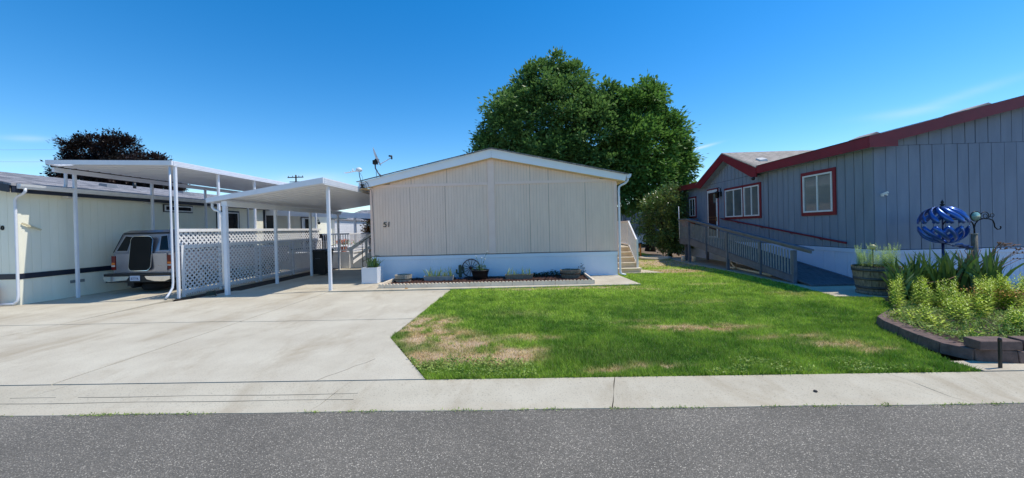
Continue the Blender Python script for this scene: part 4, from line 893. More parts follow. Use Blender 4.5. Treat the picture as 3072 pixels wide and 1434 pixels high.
to = bpy.data.objects.new("plate_text", cu); col.objects.link(to); dg = bpy.context.evaluated_depsgraph_get(); me = bpy.data.meshes.new_from_object(to.evaluated_get(dg)); bpy.data.objects.remove(to)
po = bpy.data.objects.new("plate_number", me); col.objects.link(po); po.parent = pl; po.rotation_euler = (R(90),0,0); po.location = (xc-.04-T.location.x, yb-.174-T.location.y, .415); po.scale = (.80,1.2,1); me.materials.clear(); me.materials.append(M_platenum)
b = MB(); b.tube([(xc-.30,yb+.02,.25),(xc-.30,yb+.3,.25)], .10, 12); b.box(xc-.40,xc-.20,yb-.05,yb+.3,.22,.36); b.build("hitch", M_black, T)
def wheel(cx_, cy_, r_, wd, nm):
    mb = MB(); prof_ = [(cx_-wd/2,r_*.62),(cx_-wd/2,r_*.93),(cx_-wd*.38,r_),(cx_+wd*.38,r_),(cx_+wd/2,r_*.93),(cx_+wd/2,r_*.62)]
    vs = []; fs = []; n_ = 28
    for k in range(n_):
        a_ = 2*math.pi*k/n_
        for x_, rr_ in prof_: vs.append((x_, cy_+rr_*math.cos(a_), r_+rr_*math.sin(a_)))
    m_ = len(prof_)
    for k in range(n_):
        for i in range(m_): fs.append((k*m_+i, ((k+1)%n_)*m_+i, ((k+1)%n_)*m_+(i+1)%m_, k*m_+(i+1)%m_))
    mb.add(vs, fs, True); w_ = mb.build(nm, M_tyre, T)
    mb = MB(); mb.tube([(cx_-wd*.4,cy_,r_),(cx_+wd*.4,cy_,r_)], r_*.63, 20); mb.build("rim", M_chrome, w_)
for (x_, y_) in ((xc-.78,yb+1.15),(xc+.78,yb+1.15),(xc-.78,yb+4.4),(xc+.78,yb+4.4)): wheel(x_, y_, .37, .25, "wheel")
b = MB(); b.lathe([(.12,.30),(.31,.28),(.345,.21),(.345,.13),(.30,.07),(.12,.06)], (xc+.04,yb+.42,0), 28, True); b.lathe([(0,.20),(.2,.2)], (xc+.04,yb+.42,0), 20); b.build("spare_tyre", M_tyre, T)
b = MB(); b.prism([(xc-.85,yb+4.93,.45),(xc+.85,yb+4.93,.45),(xc+.82,yb+4.93,1.14),(xc-.82,yb+4.93,1.14)], (0,.9,0)); b.build("hood", M_paint, T, .03)
FP = empty("flower_pot", (-13.75,9.9-.6,0), "terracotta pot of yellow flowers cut by the left picture edge", "flower pot")
b = MB(); b.lathe([(0,0),(.12,0),(.165,.32),(.18,.32),(.18,.36),(.16,.36),(.15,.3),(0,.3)], (-13.62,9.3,.06), 24); b.build("pot", M_terra, FP)
P = np.stack([rng.normal(-13.62,.08,240), rng.normal(9.3,.08,240), .38+.10*rng.random(240)], 1); scatter_leaves("foliage", P[:90], .06, .03, M_low, .9, FP); scatter_leaves("blossoms", P[90:]+np.array([0,0,.02]), .05, .045, M_yel, .9, FP)
b = MB(); b.lathe([(0,0),(.19,0),(.20,.05),(0,.05)], (-13.62,9.3,0), 20); b.build("saucer", M_terra, FP)

# ------------------------------------------------------------------ slate-blue home on the right
HR = empty("mobile_home", (9,10,0), "slate blue manufactured home with dark red trim on the right", "house")
XR = 8.6; YR = 9.6
b = MB(); b.prism([(XR,YR,.85),(16.8,YR,.85),(16.8,YR,3.42),(12.7,YR,4.38),(XR,YR,3.42)], (0,13,0)); b.build("wall", mat("blue_groove", C(38,46,64), None, rough=.9), HR)
rk = lambda a: 3.64-.235*(8.32-a)-.30 if a < 12.7 else 4.38
fl = boards('X', YR, -1, XR+.0, 13.9, .90, 3.43, .275, .014, .016, [], .25); fl.build("front_siding", M_blue, HR)
fl = boards('X', YR, -1, XR+.14, 13.9, 3.438, lambda a: max(3.445, min(3.64+.235*(a-8.32)-.20, 4.6)), .275, .014, .016, [], .25); fl.build("gable_siding", M_blue, HR)
def side_top(a):
    if 13.95 < a < 17.95: return max(3.42, 4.28-abs(a-15.95)*.44)
    return 3.42
sd = boards('Y', XR, -1, YR-.012, 22.6, .92, 3.40, .262, .016, .016, [13.62], .2, .03); sd.build("side_siding", M_blue, HR)
b = MB(); b.prism([(XR,13.95,3.405),(XR,15.95,4.27),(XR,17.95,3.405)], (.25,0,0)); b.build("side_gable_wall", MATS["blue_groove"], HR)
sd = boards('Y', XR, -1, 14.0, 17.9, 3.412, side_top, .262, .016, .016, [], .2); sd.build("side_gable_siding", M_blue, HR)
# skirting
M_skR = mat("pale_skirting", C(200,216,240), C(190,208,236), rough=.35, scale=1.2)
sk = boards('X', YR-.0, -1, XR, 14.5, .0, .78, .10, .003, .012, [XR+.4*k for k in range(14)], 0, .005); sk.build("skirting", M_skR, HR)
sk = boards('Y', XR, -1, YR-.012, 22.6, .0, .80, .10, .003, .012, [YR+.4*k for k in range(33)], 0, .005); sk.build("side_skirting", M_skR, HR)
b = MB(); b.box(XR-.035,14.5,YR-.04,YR-.001,.775,.885); b.box(XR-.035,XR-.001,YR-.0,22.6,.80,.905); b.build("skirting_rail", M_skR, HR, .003)
# roof
b = MB(); b.prism([(8.86,9.36,3.747),(12.7,9.36,4.654),(17.1,9.36,3.62),(17.1,9.36,3.56),(12.7,9.36,4.59),(8.86,9.36,3.687)], (0,13.4,0)); b.prism([(8.30,9.36,3.62),(8.86,9.36,3.751),(8.86,9.36,3.691),(8.30,9.36,3.56)], (0,4.5,0)); b.prism([(8.30,17.95,3.62),(8.86,17.95,3.751),(8.86,17.95,3.691),(8.30,17.95,3.56)], (0,4.8,0)); b.build("roof", M_shing2, HR)
b = MB(); b.prism([(8.28,9.32,3.625),(12.7,9.32,4.664),(12.7,9.32,4.40),(8.28,9.32,3.36)], (0,.04,0)); b.prism([(8.28,9.31,3.36),(8.28,9.31,3.45),(8.93,9.31,3.52),(8.93,9.31,3.37)], (0,.008,0)); b.prism([(12.71,9.32,4.66),(17.1,9.32,3.625),(17.1,9.32,3.36),(12.71,9.32,4.40)], (0,.04,0)); b.build("rake_fascia", M_red, HR)
b = MB(); b.box(8.28,8.315,9.365,13.80,3.36,3.62); b.build("eave_fascia", M_red, HR); b = MB(); b.box(8.28,8.315,17.95,22.7,3.36,3.62); b.build("eave_fascia", M_red, HR)
b = MB(); b.prism([(8.26,15.95,4.50),(8.26,15.95,4.20),(8.26,17.98,3.28),(8.26,18.30,3.34),(8.26,18.30,3.50)], (.04,0,0)); b.prism([(8.26,15.945,4.50),(8.26,13.72,3.56),(8.26,13.72,3.24),(8.26,14.02,3.28),(8.26,15.945,4.20)], (.04,0,0)); b.build("gable_fascia", M_red, HR)
b = MB(); b.box(8.32,8.60,9.4,13.9,3.385,3.40); b.box(8.32,8.60,18,22.6,3.385,3.40); b.prism([(8.31,15.95,4.24),(8.31,17.95,3.34),(8.31,17.95,3.31),(8.31,15.95,4.225)], (.28,0,0)); b.prism([(8.31,15.95,4.24),(8.31,15.95,4.225),(8.31,13.95,3.31),(8.31,13.95,3.34)], (.28,0,0)); b.build("soffit", M_blue, HR)
b = MB()  # cross gable roof, ridge runs back to the main slope
b.add([(8.24,15.95,4.53),(12.15,15.95,4.53),(8.24,13.66,3.585),(8.35,13.66,3.63),(8.24,18.35,3.52),(8.35,18.35,3.63),(8.24,15.95,4.49),(8.24,13.66,3.555),(8.24,18.35,3.48)], [(0,2,3,1),(0,1,5,4),(0,6,7,2),(0,4,8,6)]); b.build("gable_roof", M_shing2, HR)
b = MB(); b.box(8.255,8.33,9.34,13.7,3.622,3.634); b.prism([(8.26,9.30,3.634),(12.7,9.30,4.675),(12.7,9.30,4.664),(8.26,9.30,3.624)], (0,.08,0)); b.build("drip_edge", M_navy, HR)
for (x_, w_) in ((9.17,.20),(11.85,.34)):
    b = MB(); z_ = 3.62+.235*(x_-8.32); b.hexa([(x_-w_,10.2,z_-.235*w_),(x_+w_,10.2,z_+.235*w_),(x_+w_,10.8,z_+.235*w_),(x_-w_,10.8,z_-.235*w_)], [(x_-w_+.03,10.22,z_-.235*w_+.05),(x_+w_-.10,10.22,z_+.235*w_+.06),(x_+w_-.10,10.75,z_+.235*w_+.06),(x_-w_+.03,10.75,z_-.235*w_+.05)]); b.build("roof_vent", mat("tan_vent", C(160,146,134), None, rough=.6), HR)
b = MB(); b.hexa([(8.75,14.25,3.70),(9.05,14.25,3.78),(9.05,14.6,3.90),(8.75,14.6,3.85)], [(8.78,14.28,3.93),(9.02,14.28,3.96),(9.02,14.55,4.06),(8.78,14.55,4.04)]); b.build("roof_vent", mat("pale_vent", C(206,204,198), None, rough=.5), HR)
window(HR, XR-.012, -1, 'Y', 10.68, 11.97, 1.80, 3.10, M_red, .10, blinds=True)
window(HR, XR-.012, -1, 'Y', 15.00, 16.42, 1.80, 3.09, M_red, .085)
window(HR, XR-.012, -1, 'Y', 13.93, 15.02, 1.80, 3.09, M_red, .085) if False else None
w2 = window(HR, XR-.012, -1, 'Y', 13.95, 15.06, 1.80, 3.09, M_red, .085)
for w_ in (w2,): w_.location.x -= .003
window(HR, XR-.012, -1, 'Y', 19.05, 19.85, 1.95, 3.0, M_red, .08, glass=M_dglass)
b = MB(); b.box(XR-.055,XR-.012,17.0,17.88,1.02,3.14); dr = b.build("door", M_whitesh, HR)
b = MB(); b.box(XR-.035,XR-.012,16.93,16.995,1.02,3.2); b.box(XR-.035,XR-.012,17.885,17.95,1.02,3.2); b.box(XR-.035,XR-.012,16.996,17.884,3.145,3.2); b.build("door_trim", M_red, dr)
b = MB(); b.box(XR-.062,XR-.052,17.10,17.78,1.08,3.02); b.build("screen", mat("maroon_screen", C(66,26,30), C(46,22,26), rough=.5), dr)
b = MB(); b.box(XR-.066,XR-.060,17.12,17.30,2.55,2.95); b.build("door_window", M_glass, dr)
b = MB(); b.box(XR-.068,XR-.060,17.12,17.76,1.92,1.935); b.box(XR-.068,XR-.060,17.12,17.76,1.80,1.815); b.build("screen_bar", mat("brass_bar", C(170,130,90), None, metal=.6), dr)
b = MB(); b.box(XR-.10,XR-.06,17.03,17.06,1.75,1.93); b.build("handle", mat("brass_bar", C(170,130,90), None), dr)
b = MB(); b.lathe([(0,0),(.06,.01),(.075,.05),(.085,.22),(.11,.24),(.05,.30),(0,.33)], (8.42,16.72,2.72), 12); b.tube([(8.42,16.72,3.04),(8.42,16.72,3.12),(8.47,16.72,3.18),(8.55,16.72,3.15),(8.58,16.72,2.95)], .014, 6); b.box(8.565,8.59,16.66,16.78,2.8,3.0); b.build("wall_lamp", M_blkiron, HR)
b = MB(); b.box(8.75,8.81,9.555,9.59,2.20,2.27); b.bar((8.77,9.56,2.25),(8.86,9.50,2.30),.05,.05); b.bar((8.80,9.56,2.27),(8.88,9.54,2.23),.03,.03); b.build("wall_bracket", M_whitesh, HR)
b = MB(); b.tube([(8.45,13.95,3.30),(8.30,13.85,3.27),(8.22,13.8,3.22)], .02, 6); b.lathe([(0,0),(.05,.02),(.06,.1),(0,.12)], (8.20,13.78,3.13), 10); b.build("flood_light", M_black, HR)
b = MB(); b.tube([(8.50,16.64,1.86),(8.50,16.50,1.83),(8.50,10.42,1.06),(8.50,10.30,1.05)], .026, 8)
for y_ in (15.4,13.9,12.4,11.2): z_ = 1.06+(y_-10.42)*.1265; b.tube([(8.50,y_,z_-.02),(8.54,y_,z_-.06),(8.59,y_,z_-.06)], .010, 6)
b.build("wall_handrail", M_red, HR)
TP = empty("terracotta_planter", (8.2,18.6,1.0), "low terracotta bowl planter on blue home's landing left of the door", "planter")
b = MB(); b.lathe([(0,0),(.24,0),(.38,.28),(.42,.28),(.42,.34),(.37,.34),(.35,.25),(0,.25)], (8.02,18.7,1.52), 24); b.build("bowl", M_terra, TP)
b = MB(); b.lathe([(0,0),(.2,0),(.16,.3),(.2,.5),(0,.5)], (8.02,18.7,1.02), 16); b.build("pedestal", M_deck, TP)

# ------------------------------------------------------------------ ramp
RP = empty("wheelchair_ramp", (7.8,13,0), "grey wooden wheelchair ramp with baluster railing beside blue home", "ramp")
xr = 7.15; deckz = lambda y_: min(.13+(y_-10.3)*.135, .98)
b = MB()
ydk = 9.75
while ydk < 19.2:
    y2 = min(ydk+.135, 19.3); z0_, z1_ = (max(.03, deckz(ydk)), max(.03, deckz(y2))); xl = xr+.03 if ydk < 17.5 else 7.95; b.hexa([(xl,ydk+.003,z0_-.035),(8.5,ydk+.003,z0_-.035),(8.5,y2-.003,z1_-.035),(xl,y2-.003,z1_-.035)], [(xl,ydk+.003,z0_),(8.5,ydk+.003,z0_),(8.5,y2-.003,z1_),(xl,y2-.003,z1_)]); ydk += .14
b.build("deck_boards", M_deck, RP)
b = MB(); b.prism([(xr-.02,10.3,.02),(xr-.02,16.5,.74),(xr-.02,16.5,1.02),(xr-.02,10.3,.19)], (.04,0,0)); b.box(xr-.02,xr+.02,16.501,17.6,.76,1.02); b.prism([(8.50,9.8,.0),(8.50,16.5,.74),(8.50,16.5,1.0),(8.50,9.8,.09)], (.05,0,0)); b.build("side_board", M_ramp, RP)
b = MB(); b.bar((xr-.005,9.68,.925),(xr-.005,16.72,1.862),.14,.04); b.bar((xr-.005,16.72,1.862),(xr-.005,17.62,1.862),.14,.04); b.build("top_rail", M_ramp, RP)
b = MB(); b.bar((xr,9.70,.87),(xr,16.72,1.805),.04,.06); b.bar((xr,10.3,.215),(xr,16.5,1.045),.05,.02); b.build("sub_rail", M_ramp, RP)
for y_, z0_, w_ in ((10.28,-.02,.09),(13.55,-.02,.09),(16.60,-.02,.09),(11.68,.08,.05),(15.05,.45,.05)):
    b = MB(); zt_ = .975+(y_-10.26)*.1331-.09; b.box(xr-.06,xr-.06+w_,y_-w_/2,y_+w_/2,z0_,zt_); b.build("post", M_ramp, RP, .004)
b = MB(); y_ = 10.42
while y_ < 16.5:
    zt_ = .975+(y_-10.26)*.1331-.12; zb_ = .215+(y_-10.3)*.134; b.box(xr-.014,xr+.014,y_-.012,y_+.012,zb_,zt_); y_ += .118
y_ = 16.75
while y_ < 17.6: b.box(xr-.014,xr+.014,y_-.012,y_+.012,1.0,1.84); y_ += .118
b.build("balusters", mat("sunlit_grey_baluster", C(158,158,158), C(132,132,134), rough=.75, scale=9), RP)  # same grey paint as the ramp, lightened so sunlit edges sit in the colour
b = MB(); b.box(7.3,8.5,17.55,17.6,.70,.95)
for (x_, y_) in ((7.35,17.45),(8.05,18.9),(8.3,17.45)): b.box(x_-.045,x_+.045,y_-.045,y_+.045,.0,.93)
b.build("support_post", M_ramp, RP)
b = MB(); b.lathe([(0,0),(.10,0),(.08,.2),(0,.2)], (7.15,17.3,.02), 10); b.lathe([(0,0),(.10,0),(.08,.2),(0,.2)], (7.45,16.9,.02), 10); tag(b.build("footing", M_edge, RP))
PV = empty("drain_pipe", (7.5,13.5,0), "cream plastic drain pipe lying under the ramp", "pipe")
b = MB(); b.tube([(7.95,14.6,.12),(7.7,14.4,.20),(7.62,14.1,.10),(7.6,13.9,.04),(7.5,11.8,.04)], .035, 8); b.tube([(7.75,14.5,.06),(7.5,14.2,.05),(7.45,13.7,.05)], .03, 8); b.build("pipe", mat("cream_pvc", C(226,214,186), None, rough=.5), PV)

# ------------------------------------------------------------------ right raised bed
wall_path = [(6.62,7.0),(6.02,6.52),(5.52,6.14),(5.36,5.85),(5.24,5.50),(5.12,5.12),(5.05,4.80),(5.14,4.52),(5.50,4.42),(5.92,4.40),(6.34,4.39),(6.76,4.38),(7.18,4.38),(7.6,4.38)]
names_w = ["rearmost reddish retaining block hidden behind bed's left tip","reddish retaining block just behind the bed's left tip","reddish block at the bed's left tip nearest the lawn","second reddish block from the bed's left tip",
 "third reddish block from the bed's left tip","fourth reddish block from the bed's left tip","reddish block where the low wall turns to the curb","dark reddish corner block under the large raised block",
 "lower block directly under the big flat topped block","lower course block behind the dark stake","lower course block right of dark stake","lower course block at right picture edge","lower course block past right edge"]
for i in range(len(wall_path)-1):
    a_ = Vector((*wall_path[i], 0)); c_ = Vector((*wall_path[i+1], 0)); d = (c_-a_).normalized(); nrm = Vector((-d.y, d.x, 0))
    a_ = a_+d*.004; c_ = c_-d*.004; h_ = .135
    mb = MB(); mb.hexa([a_-nrm*.02, c_-nrm*.02, c_+nrm*.20, a_+nrm*.20], [p+Vector((0,0,h_+.004*math.sin(i*3))) for p in (a_, c_, c_+nrm*.20, a_+nrm*.20)])
    o = mb.build("retaining_block", M_block, None, .008); tag(o, names_w[i], "retaining block", "blocks of the low retaining wall")
for i, (x0,x1,y_, lab) in enumerate([(5.13,5.56,4.45,"big pinkish block lying flat on the wall beside dark stake"),(5.62,6.05,4.44,"upper course block right of the dark stake"),(6.06,6.49,4.44,"upper course block beyond the first one right of stake"),(6.5,6.93,4.44,"upper course block furthest right")]):
    mb = MB(); mb.hexa([(x0,y_,.142),(x1,y_-.03,.142),(x1-.02,y_+.19,.142),(x0+.03,y_+.2,.142)], [(x0,y_+.005,.245),(x1,y_-.025,.245),(x1-.02,y_+.19,.245),(x0+.03,y_+.2,.245)])
    o = mb.build("retaining_block", M_block, None, .01); tag(o, lab, "retaining block", "blocks of the low retaining wall")
BED = [(6.62,7.0),(6.08,6.52),(5.62,6.14),(5.47,5.85),(5.36,5.45),(5.26,5.10),(5.22,4.84),(5.32,4.66),(5.62,4.60),(10.5,4.58),(10.5,8.0),(9.0,8.25),(7.6,8.2),(7.15,7.7)]
b = MB(); b.prism([(x_, y_, -.1) for x_, y_ in BED], (0,0,.21)); tag(b.build("bed_soil", M_soil), kind="structure")
ST = empty("stake", (5.42,4.31,0), "short dark metal stake in front of the retaining wall", "stake")
b = MB(); b.box(5.14,5.162,4.28,4.302,-.01,.29); b.build("shaft", M_black, ST); b = MB(); b.lathe([(0,.045),(.010,.04),(.017,.03),(.018,.0),(0,0)], (5.151,4.291,.29), 12); b.build("cap", M_black, ST)
def stems(name, pts, hs_, leafl, leafw, m, label, cat, parent=None, kind="stuff", step=.026, tuft=True):
    P_, D__, S__, Lg = [], [], [], []
    for (x_, y_, z_), h in zip(pts, hs_):
        a0 = rng.uniform(0, 6.28); lx, ly = rng.normal(0, .10, 2)*h
        nl_ = int(h/step)
        for k in range(nl_):
            t = (k+.5)/nl_
            if t < .12: continue
            for s in (0, 1, 2):
                a_ = a0+k*1.3+s*2.094; p = (x_+lx*t*t, y_+ly*t*t, z_+h*t); el = .12+.9*t*t*t
                P_.append(p); D__.append((math.cos(a_), math.sin(a_), el)); S__.append((-math.sin(a_), math.cos(a_), .1)); Lg.append(leafl*(1.05-.6*t*t)*(.8+.4*rng.random()))
    P_ = np.array(P_); Lg = np.array(Lg)
    o = leaf_mesh(name, P_, np.array(D__), np.array(S__), Lg, Lg*leafw, m, parent, .12)
    if label: tag(o, label, cat, kind=kind)
    return o
pts = []; hh = []; cl_ = 0
while cl_ < 105:
    x_, y_ = rng.uniform(5.35, 9.8), rng.uniform(4.75, 8.0)
    if not in_poly(np.array([x_]), np.array([y_]), BED)[0]: continue
    if y_ > 7.0 and 6.4 < x_ < 9.2: continue
    if rng.random() > .3+.7*min(1, max(0, (x_-5.5)/1.1)): continue
    cl_ += 1; f_ = min(1, max(0.0, (x_-5.45)/.9))*min(.85, .4+(y_-4.7)/2.2); h0 = (.12+.44*f_)*(.55+.75*rng.random())
    for q in range(5): pts.append((x_+rng.normal(0,.035), y_+rng.normal(0,.035), .10)); hh.append(h0*(.8+.25*rng.random()))
stems("leafy_perennials", pts, hh, .085, .27, M_peren, "lime green upright leafy perennials filling the raised right bed", "plants")
n = 26000; x = rng.uniform(5.25,10.3,n); y = rng.uniform(4.6,8.1,n); k = in_poly(x,y,BED) & (rng.random(n) < .5+.5*np.exp(-((x-5.8)/.9)**2)+.9*np.exp(-(((x-7.1)/.4)**2+((y-7.5)/.5)**2))); x, y = x[k], y[k]
o = scatter_leaves("groundcover", np.stack([x, y, .11+.07*rng.random(len(x))*vnoise(x,y,4,33)*2], 1), .06, .014, M_low, .8); tag(o, "grassy ground cover spilling over the retaining blocks", "ground cover", kind="stuff")
n = 500; x = rng.normal(7.9,.35,n); y = rng.normal(6.4,.25,n); o = scatter_leaves("yellow_blooms", np.stack([x,y,.35+.12*rng.random(n)],1), .03, .028, mat("rusty_bloom", C(206,150,60), C(180,130,70), scale=20, island=.3), 1.); tag(o, "faded yellow flower heads among the lime green perennials", "flowers", kind="stuff")
def iris_plant(name, spots, n_, h, w, label, seed):
    E_ = empty(name, (spots[0][0], spots[0][1], .1), label, "iris plant"); r_ = random.Random(seed); mb = MB()
    for s in spots: iris_clump(mb, s, n_, h*r_.uniform(.85,1.05), w, (.14,.12), .10, .62, r_)
    mb.build("leaves", M_iris, E_); return E_
iris_plant("iris_plant", [(7.02,7.30),(7.12,7.45)], 26, .88, .06, "small iris clump with yellowing leaves nearest the barrel planter", 3)
b = MB(); iris_clump(b, (7.06,7.36), 7, .5, .045, (.12,.1), .1, .8, random.Random(9)); b.build("dry_leaves", mat("yellow_iris_leaf", C(190,150,60), C(150,110,50), scale=8, trans=.3), [o_ for o_ in bpy.data.objects if o_.name == "iris_plant"][0])
iris_plant("iris_plant", [(7.45,7.7),(7.75,7.85),(8.05,7.6)], 40, 1.08, .075, "tall iris clump below the blue wind spinner", 4)
iris_plant("iris_plant", [(8.45,7.7),(8.75,7.85),(8.65,7.4),(8.95,7.6)], 38, 1.10, .08, "large iris clump at foot of the wooden post", 6)
DS = empty("dry_flower_stalks", (9.0,7.6,.1), "dry brown seed stalks arching right from the iris clump", "dry stalks")
b = MB(); pod = b; r_ = random.Random(12)
for k in range(9):
    dx = r_.uniform(.3,1.5); z_ = r_.uniform(.75,1.15); x0 = 8.7+r_.uniform(-.2,.2); pp = [(x0,7.55,.2),(x0+dx*.25,7.5,z_*.75),(x0+dx*.6,7.45,z_),(x0+dx,7.4,z_*1.02)]
    b.tube(pp, .005, 4); 
    for j in range(6): t_ = .55+.45*r_.random(); px = x0+dx*t_; pod.lathe([(0,.02),(.012,.01),(.010,-.008),(0,-.012)], (px,7.44+r_.uniform(-.02,.02),z_*(1+.02*t_)+r_.uniform(-.02,.02)), 6)
for k in range(6):
    x0 = 8.3+r_.uniform(-.15,.3); b.tube([(x0,7.6,.3),(x0+.1,7.55,.8),(x0+.02+r_.uniform(-.2,.4),7.5,1.02)], .005, 4)
b.tube([(7.3,7.4,.5),(7.5,7.35,.44),(7.8,7.3,.48),(8.0,7.3,.56)], .005, 4)
b.build("stalk", M_dry, DS)
# oak barrel planter
BB = half_barrel("barrel_planter", (7.80,8.68), .425, .335, .09, .62, "large weathered half wine barrel of green plants by the ramp", M_barrel, (.14,.50,.86), stav=20, hoopm=mat("grey_hoop", C(92,94,94), C(70,70,70), rough=.6, metal=.5))
b = MB(); b.lathe([(0,0),(.35,0),(.36,.05),(.33,.075),(0,.075)], (7.80,8.68,.013), 28); b.build("base_ring", M_barrel, BB)
pts = [(7.80+.37*math.sqrt(rng.random())*math.cos(a_), 8.68+.37*math.sqrt(rng.random())*math.sin(a_), .58) for a_ in rng.uniform(0,6.28,150)]
stems("foliage", pts, [(.20+.30*rng.random()*(.7+.5*(abs(p[0]-7.77) > .1))) for p in pts], .060, .26, M_peren2, None, None, BB)
GL = empty("globe_light", (7.62,8.55,.55), "pale globe garden light on stake in the big barrel", "garden light")
b = MB(); b.tube([(7.62,8.55,.5),(7.62,8.55,1.0)], .008, 6); b.build("stake", M_black, GL); b = MB(); b.lathe([(0,-.05)]+[(.055*math.cos(R(a_)), .055*math.sin(R(a_))) for a_ in range(-75,80,15)]+[(0,.055)], (7.62,8.55,1.05), 16); b.build("globe", mat("cream_globe", C(206,196,140), C(180,170,120), rough=.3, scale=30), GL)
WB = empty("wooden_crate_planter", (10,9.2,0), "low brown wooden planter against the pale skirting behind irises", "planter")
b = MB(); b.box(9.55,10.35,9.05,9.42,.02,.14); b.box(9.55,10.35,9.05,9.42,.147,.27); b.box(9.55,10.35,9.05,9.42,.277,.40); b.build("boards", mat("brown_plank", C(92,66,58), C(66,48,44), rough=.8, scale=9), WB)

# ------------------------------------------------------------------ wind spinner
WS = empty("wind_spinner", (9.16,8.6,0), "blue kinetic wind spinner with two bowls of curved vanes", "wind spinner")
b = MB(); b.tube([(9.16,8.6,0),(9.16,8.6,1.14)], .024, 10); b.tube([(9.16,8.6,1.14),(9.16,8.6,1.90)], .014, 8); b.build("pole", M_bluep, WS)
def vane(k, n_, top):
    mb = MB(); vs = []; fs = []; m_ = 14; sg = 1 if top else -1; H_ = .37
    zc = 1.885-H_ if top else 1.10+H_
    def pt(t):
        th = t*math.pi/2*.98; a_ = 2*math.pi*k/n_+sg*1.15*t; r_ = .035+.345*math.sin(th)
        return Vector((9.16+r_*math.cos(a_), 8.6+r_*math.sin(a_), zc+sg*H_*math.cos(th)))
    for i in range(m_+1):
        t = i/m_; p = pt(t); d = (pt(min(1.02, t+.02))-pt(max(0, t-.02))).normalized()
        nr_ = Vector(((p.x-9.16)/.144, (p.y-8.6)/.144, (p.z-zc)/.137)).normalized(); sd_ = nr_.cross(d).normalized()
        w_ = .025+.090*t**.6*(1 if t < .82 else max(.25, 1-((t-.82)/.18)**2*.8)); twist = (sd_*.93+nr_*.36).normalized()
        vs += [p-twist*w_/2, p+nr_*.008, p+twist*w_/2]
    for i in range(m_):
        for j in range(2): fs.append((3*i+j, 3*i+j+1, 3*i+4+j, 3*i+3+j))
    mb.add(vs, fs, True); o_ = mb.build("vane", M_bluem, WS); s_ = o_.modifiers.new("solid", 'SOLIDIFY'); s_.thickness = .003; return o_
for k in range(12): vane(k, 12, True)
for k in range(12): vane(k, 12, False)
b = MB(); b.lathe([(0,1.84),(.07,1.845),(.06,1.88),(.02,1.90),(.045,1.935),(.015,1.955),(.03,1.985),(.01,2.02),(0,2.05)], (9.16,8.6,0), 14); b.build("finial", M_blkiron, WS)
b = MB(); b.lathe([(0,1.08),(.07,1.10),(.08,1.13),(0,1.15)], (9.16,8.6,0), 14); b.build("hub", M_bluem, WS)
b = MB(); b.tube([(9.16,8.6,1.09),(9.4,8.55,1.02),(9.6,8.5,.97)], .010, 6); b.build("tail_arm", M_bluep, WS)
for k in range(6):
    b = MB(); x_ = 9.30+.065*k; z_ = 1.04-.02*k+(.05 if k % 2 else -.02); pts_ = [(x_,8.55,z_),(x_+.07,8.53,z_+.03*(-1)**k),(x_+.14,8.5,z_+.045*(-1)**k),(x_+.22,8.48,z_-.02)]; b.ribbon(pts_, [.02,.08,.07,.01], (0,-.5,.85)); o = b.build("tail_leaf", M_bluem, WS); s_ = o.modifiers.new("solid", 'SOLIDIFY'); s_.thickness = .003
HP = empty("hook_post", (9.72,8.5,0), "round wooden post topped with black scroll ironwork and glass disc", "garden post")
b = MB(); b.tube([(9.72,8.5,0),(9.715,8.5,.7),(9.71,8.5,1.28)], [.055,.053,.051], 14); b.build("post", M_barrel, HP)
b = MB(); b.lathe([(0,1.295),(.054,1.293),(.056,1.275),(.04,1.27)], (9.71,8.5,0), 14); b.build("cap", M_woodl, HP)
b = MB()
def xz(pts): return [(x_, 8.5, z_) for x_, z_ in pts]
b.tube(xz([(9.715,1.28),(9.715,1.38),(9.70,1.46)]), .014, 8)
b.tube(xz([(9.705,1.44),(9.68,1.52),(9.60,1.585),(9.48,1.60),(9.36,1.60),(9.22,1.62),(9.12,1.58),(9.06,1.50)]), .012, 6)
b.tube(xz([(9.715,1.42),(9.735,1.50),(9.80,1.575),(9.90,1.605),(10.02,1.60),(10.10,1.565),(10.13,1.50),(10.14,1.42),(10.19,1.37),(10.25,1.375),(10.27,1.41),(10.255,1.435)]), .012, 6)
b.tube(xz(arc(9.745,1.66,.105,.105,-90,270,20)), .009, 6)
b.tube(xz(arc(9.935,1.665,.085,.085,200,-20,12)+[(10.02,1.62)]), .008, 6); b.tube(xz(arc(9.945,1.66,.045,.045,180,-180,14)), .006, 6); b.tube(xz(arc(10.09,1.675,.04,.04,240,-120,14)), .006, 6)
b.tube(xz([(9.86,1.62),(9.90,1.60),(10.0,1.62),(10.05,1.655)]), .007, 6)
b.tube(xz([(9.40,1.60),(9.34,1.65),(9.30,1.63)]), .007, 6); b.tube(xz([(9.46,1.60),(9.43,1.67)]), .007, 6)
b.build("scroll_bracket", M_blkiron, HP)
b = MB(); b.tube([(9.745,8.49,1.66),(9.745,8.51,1.66)], .092, 24); b.build("glass_disc", M_glassd, HP)

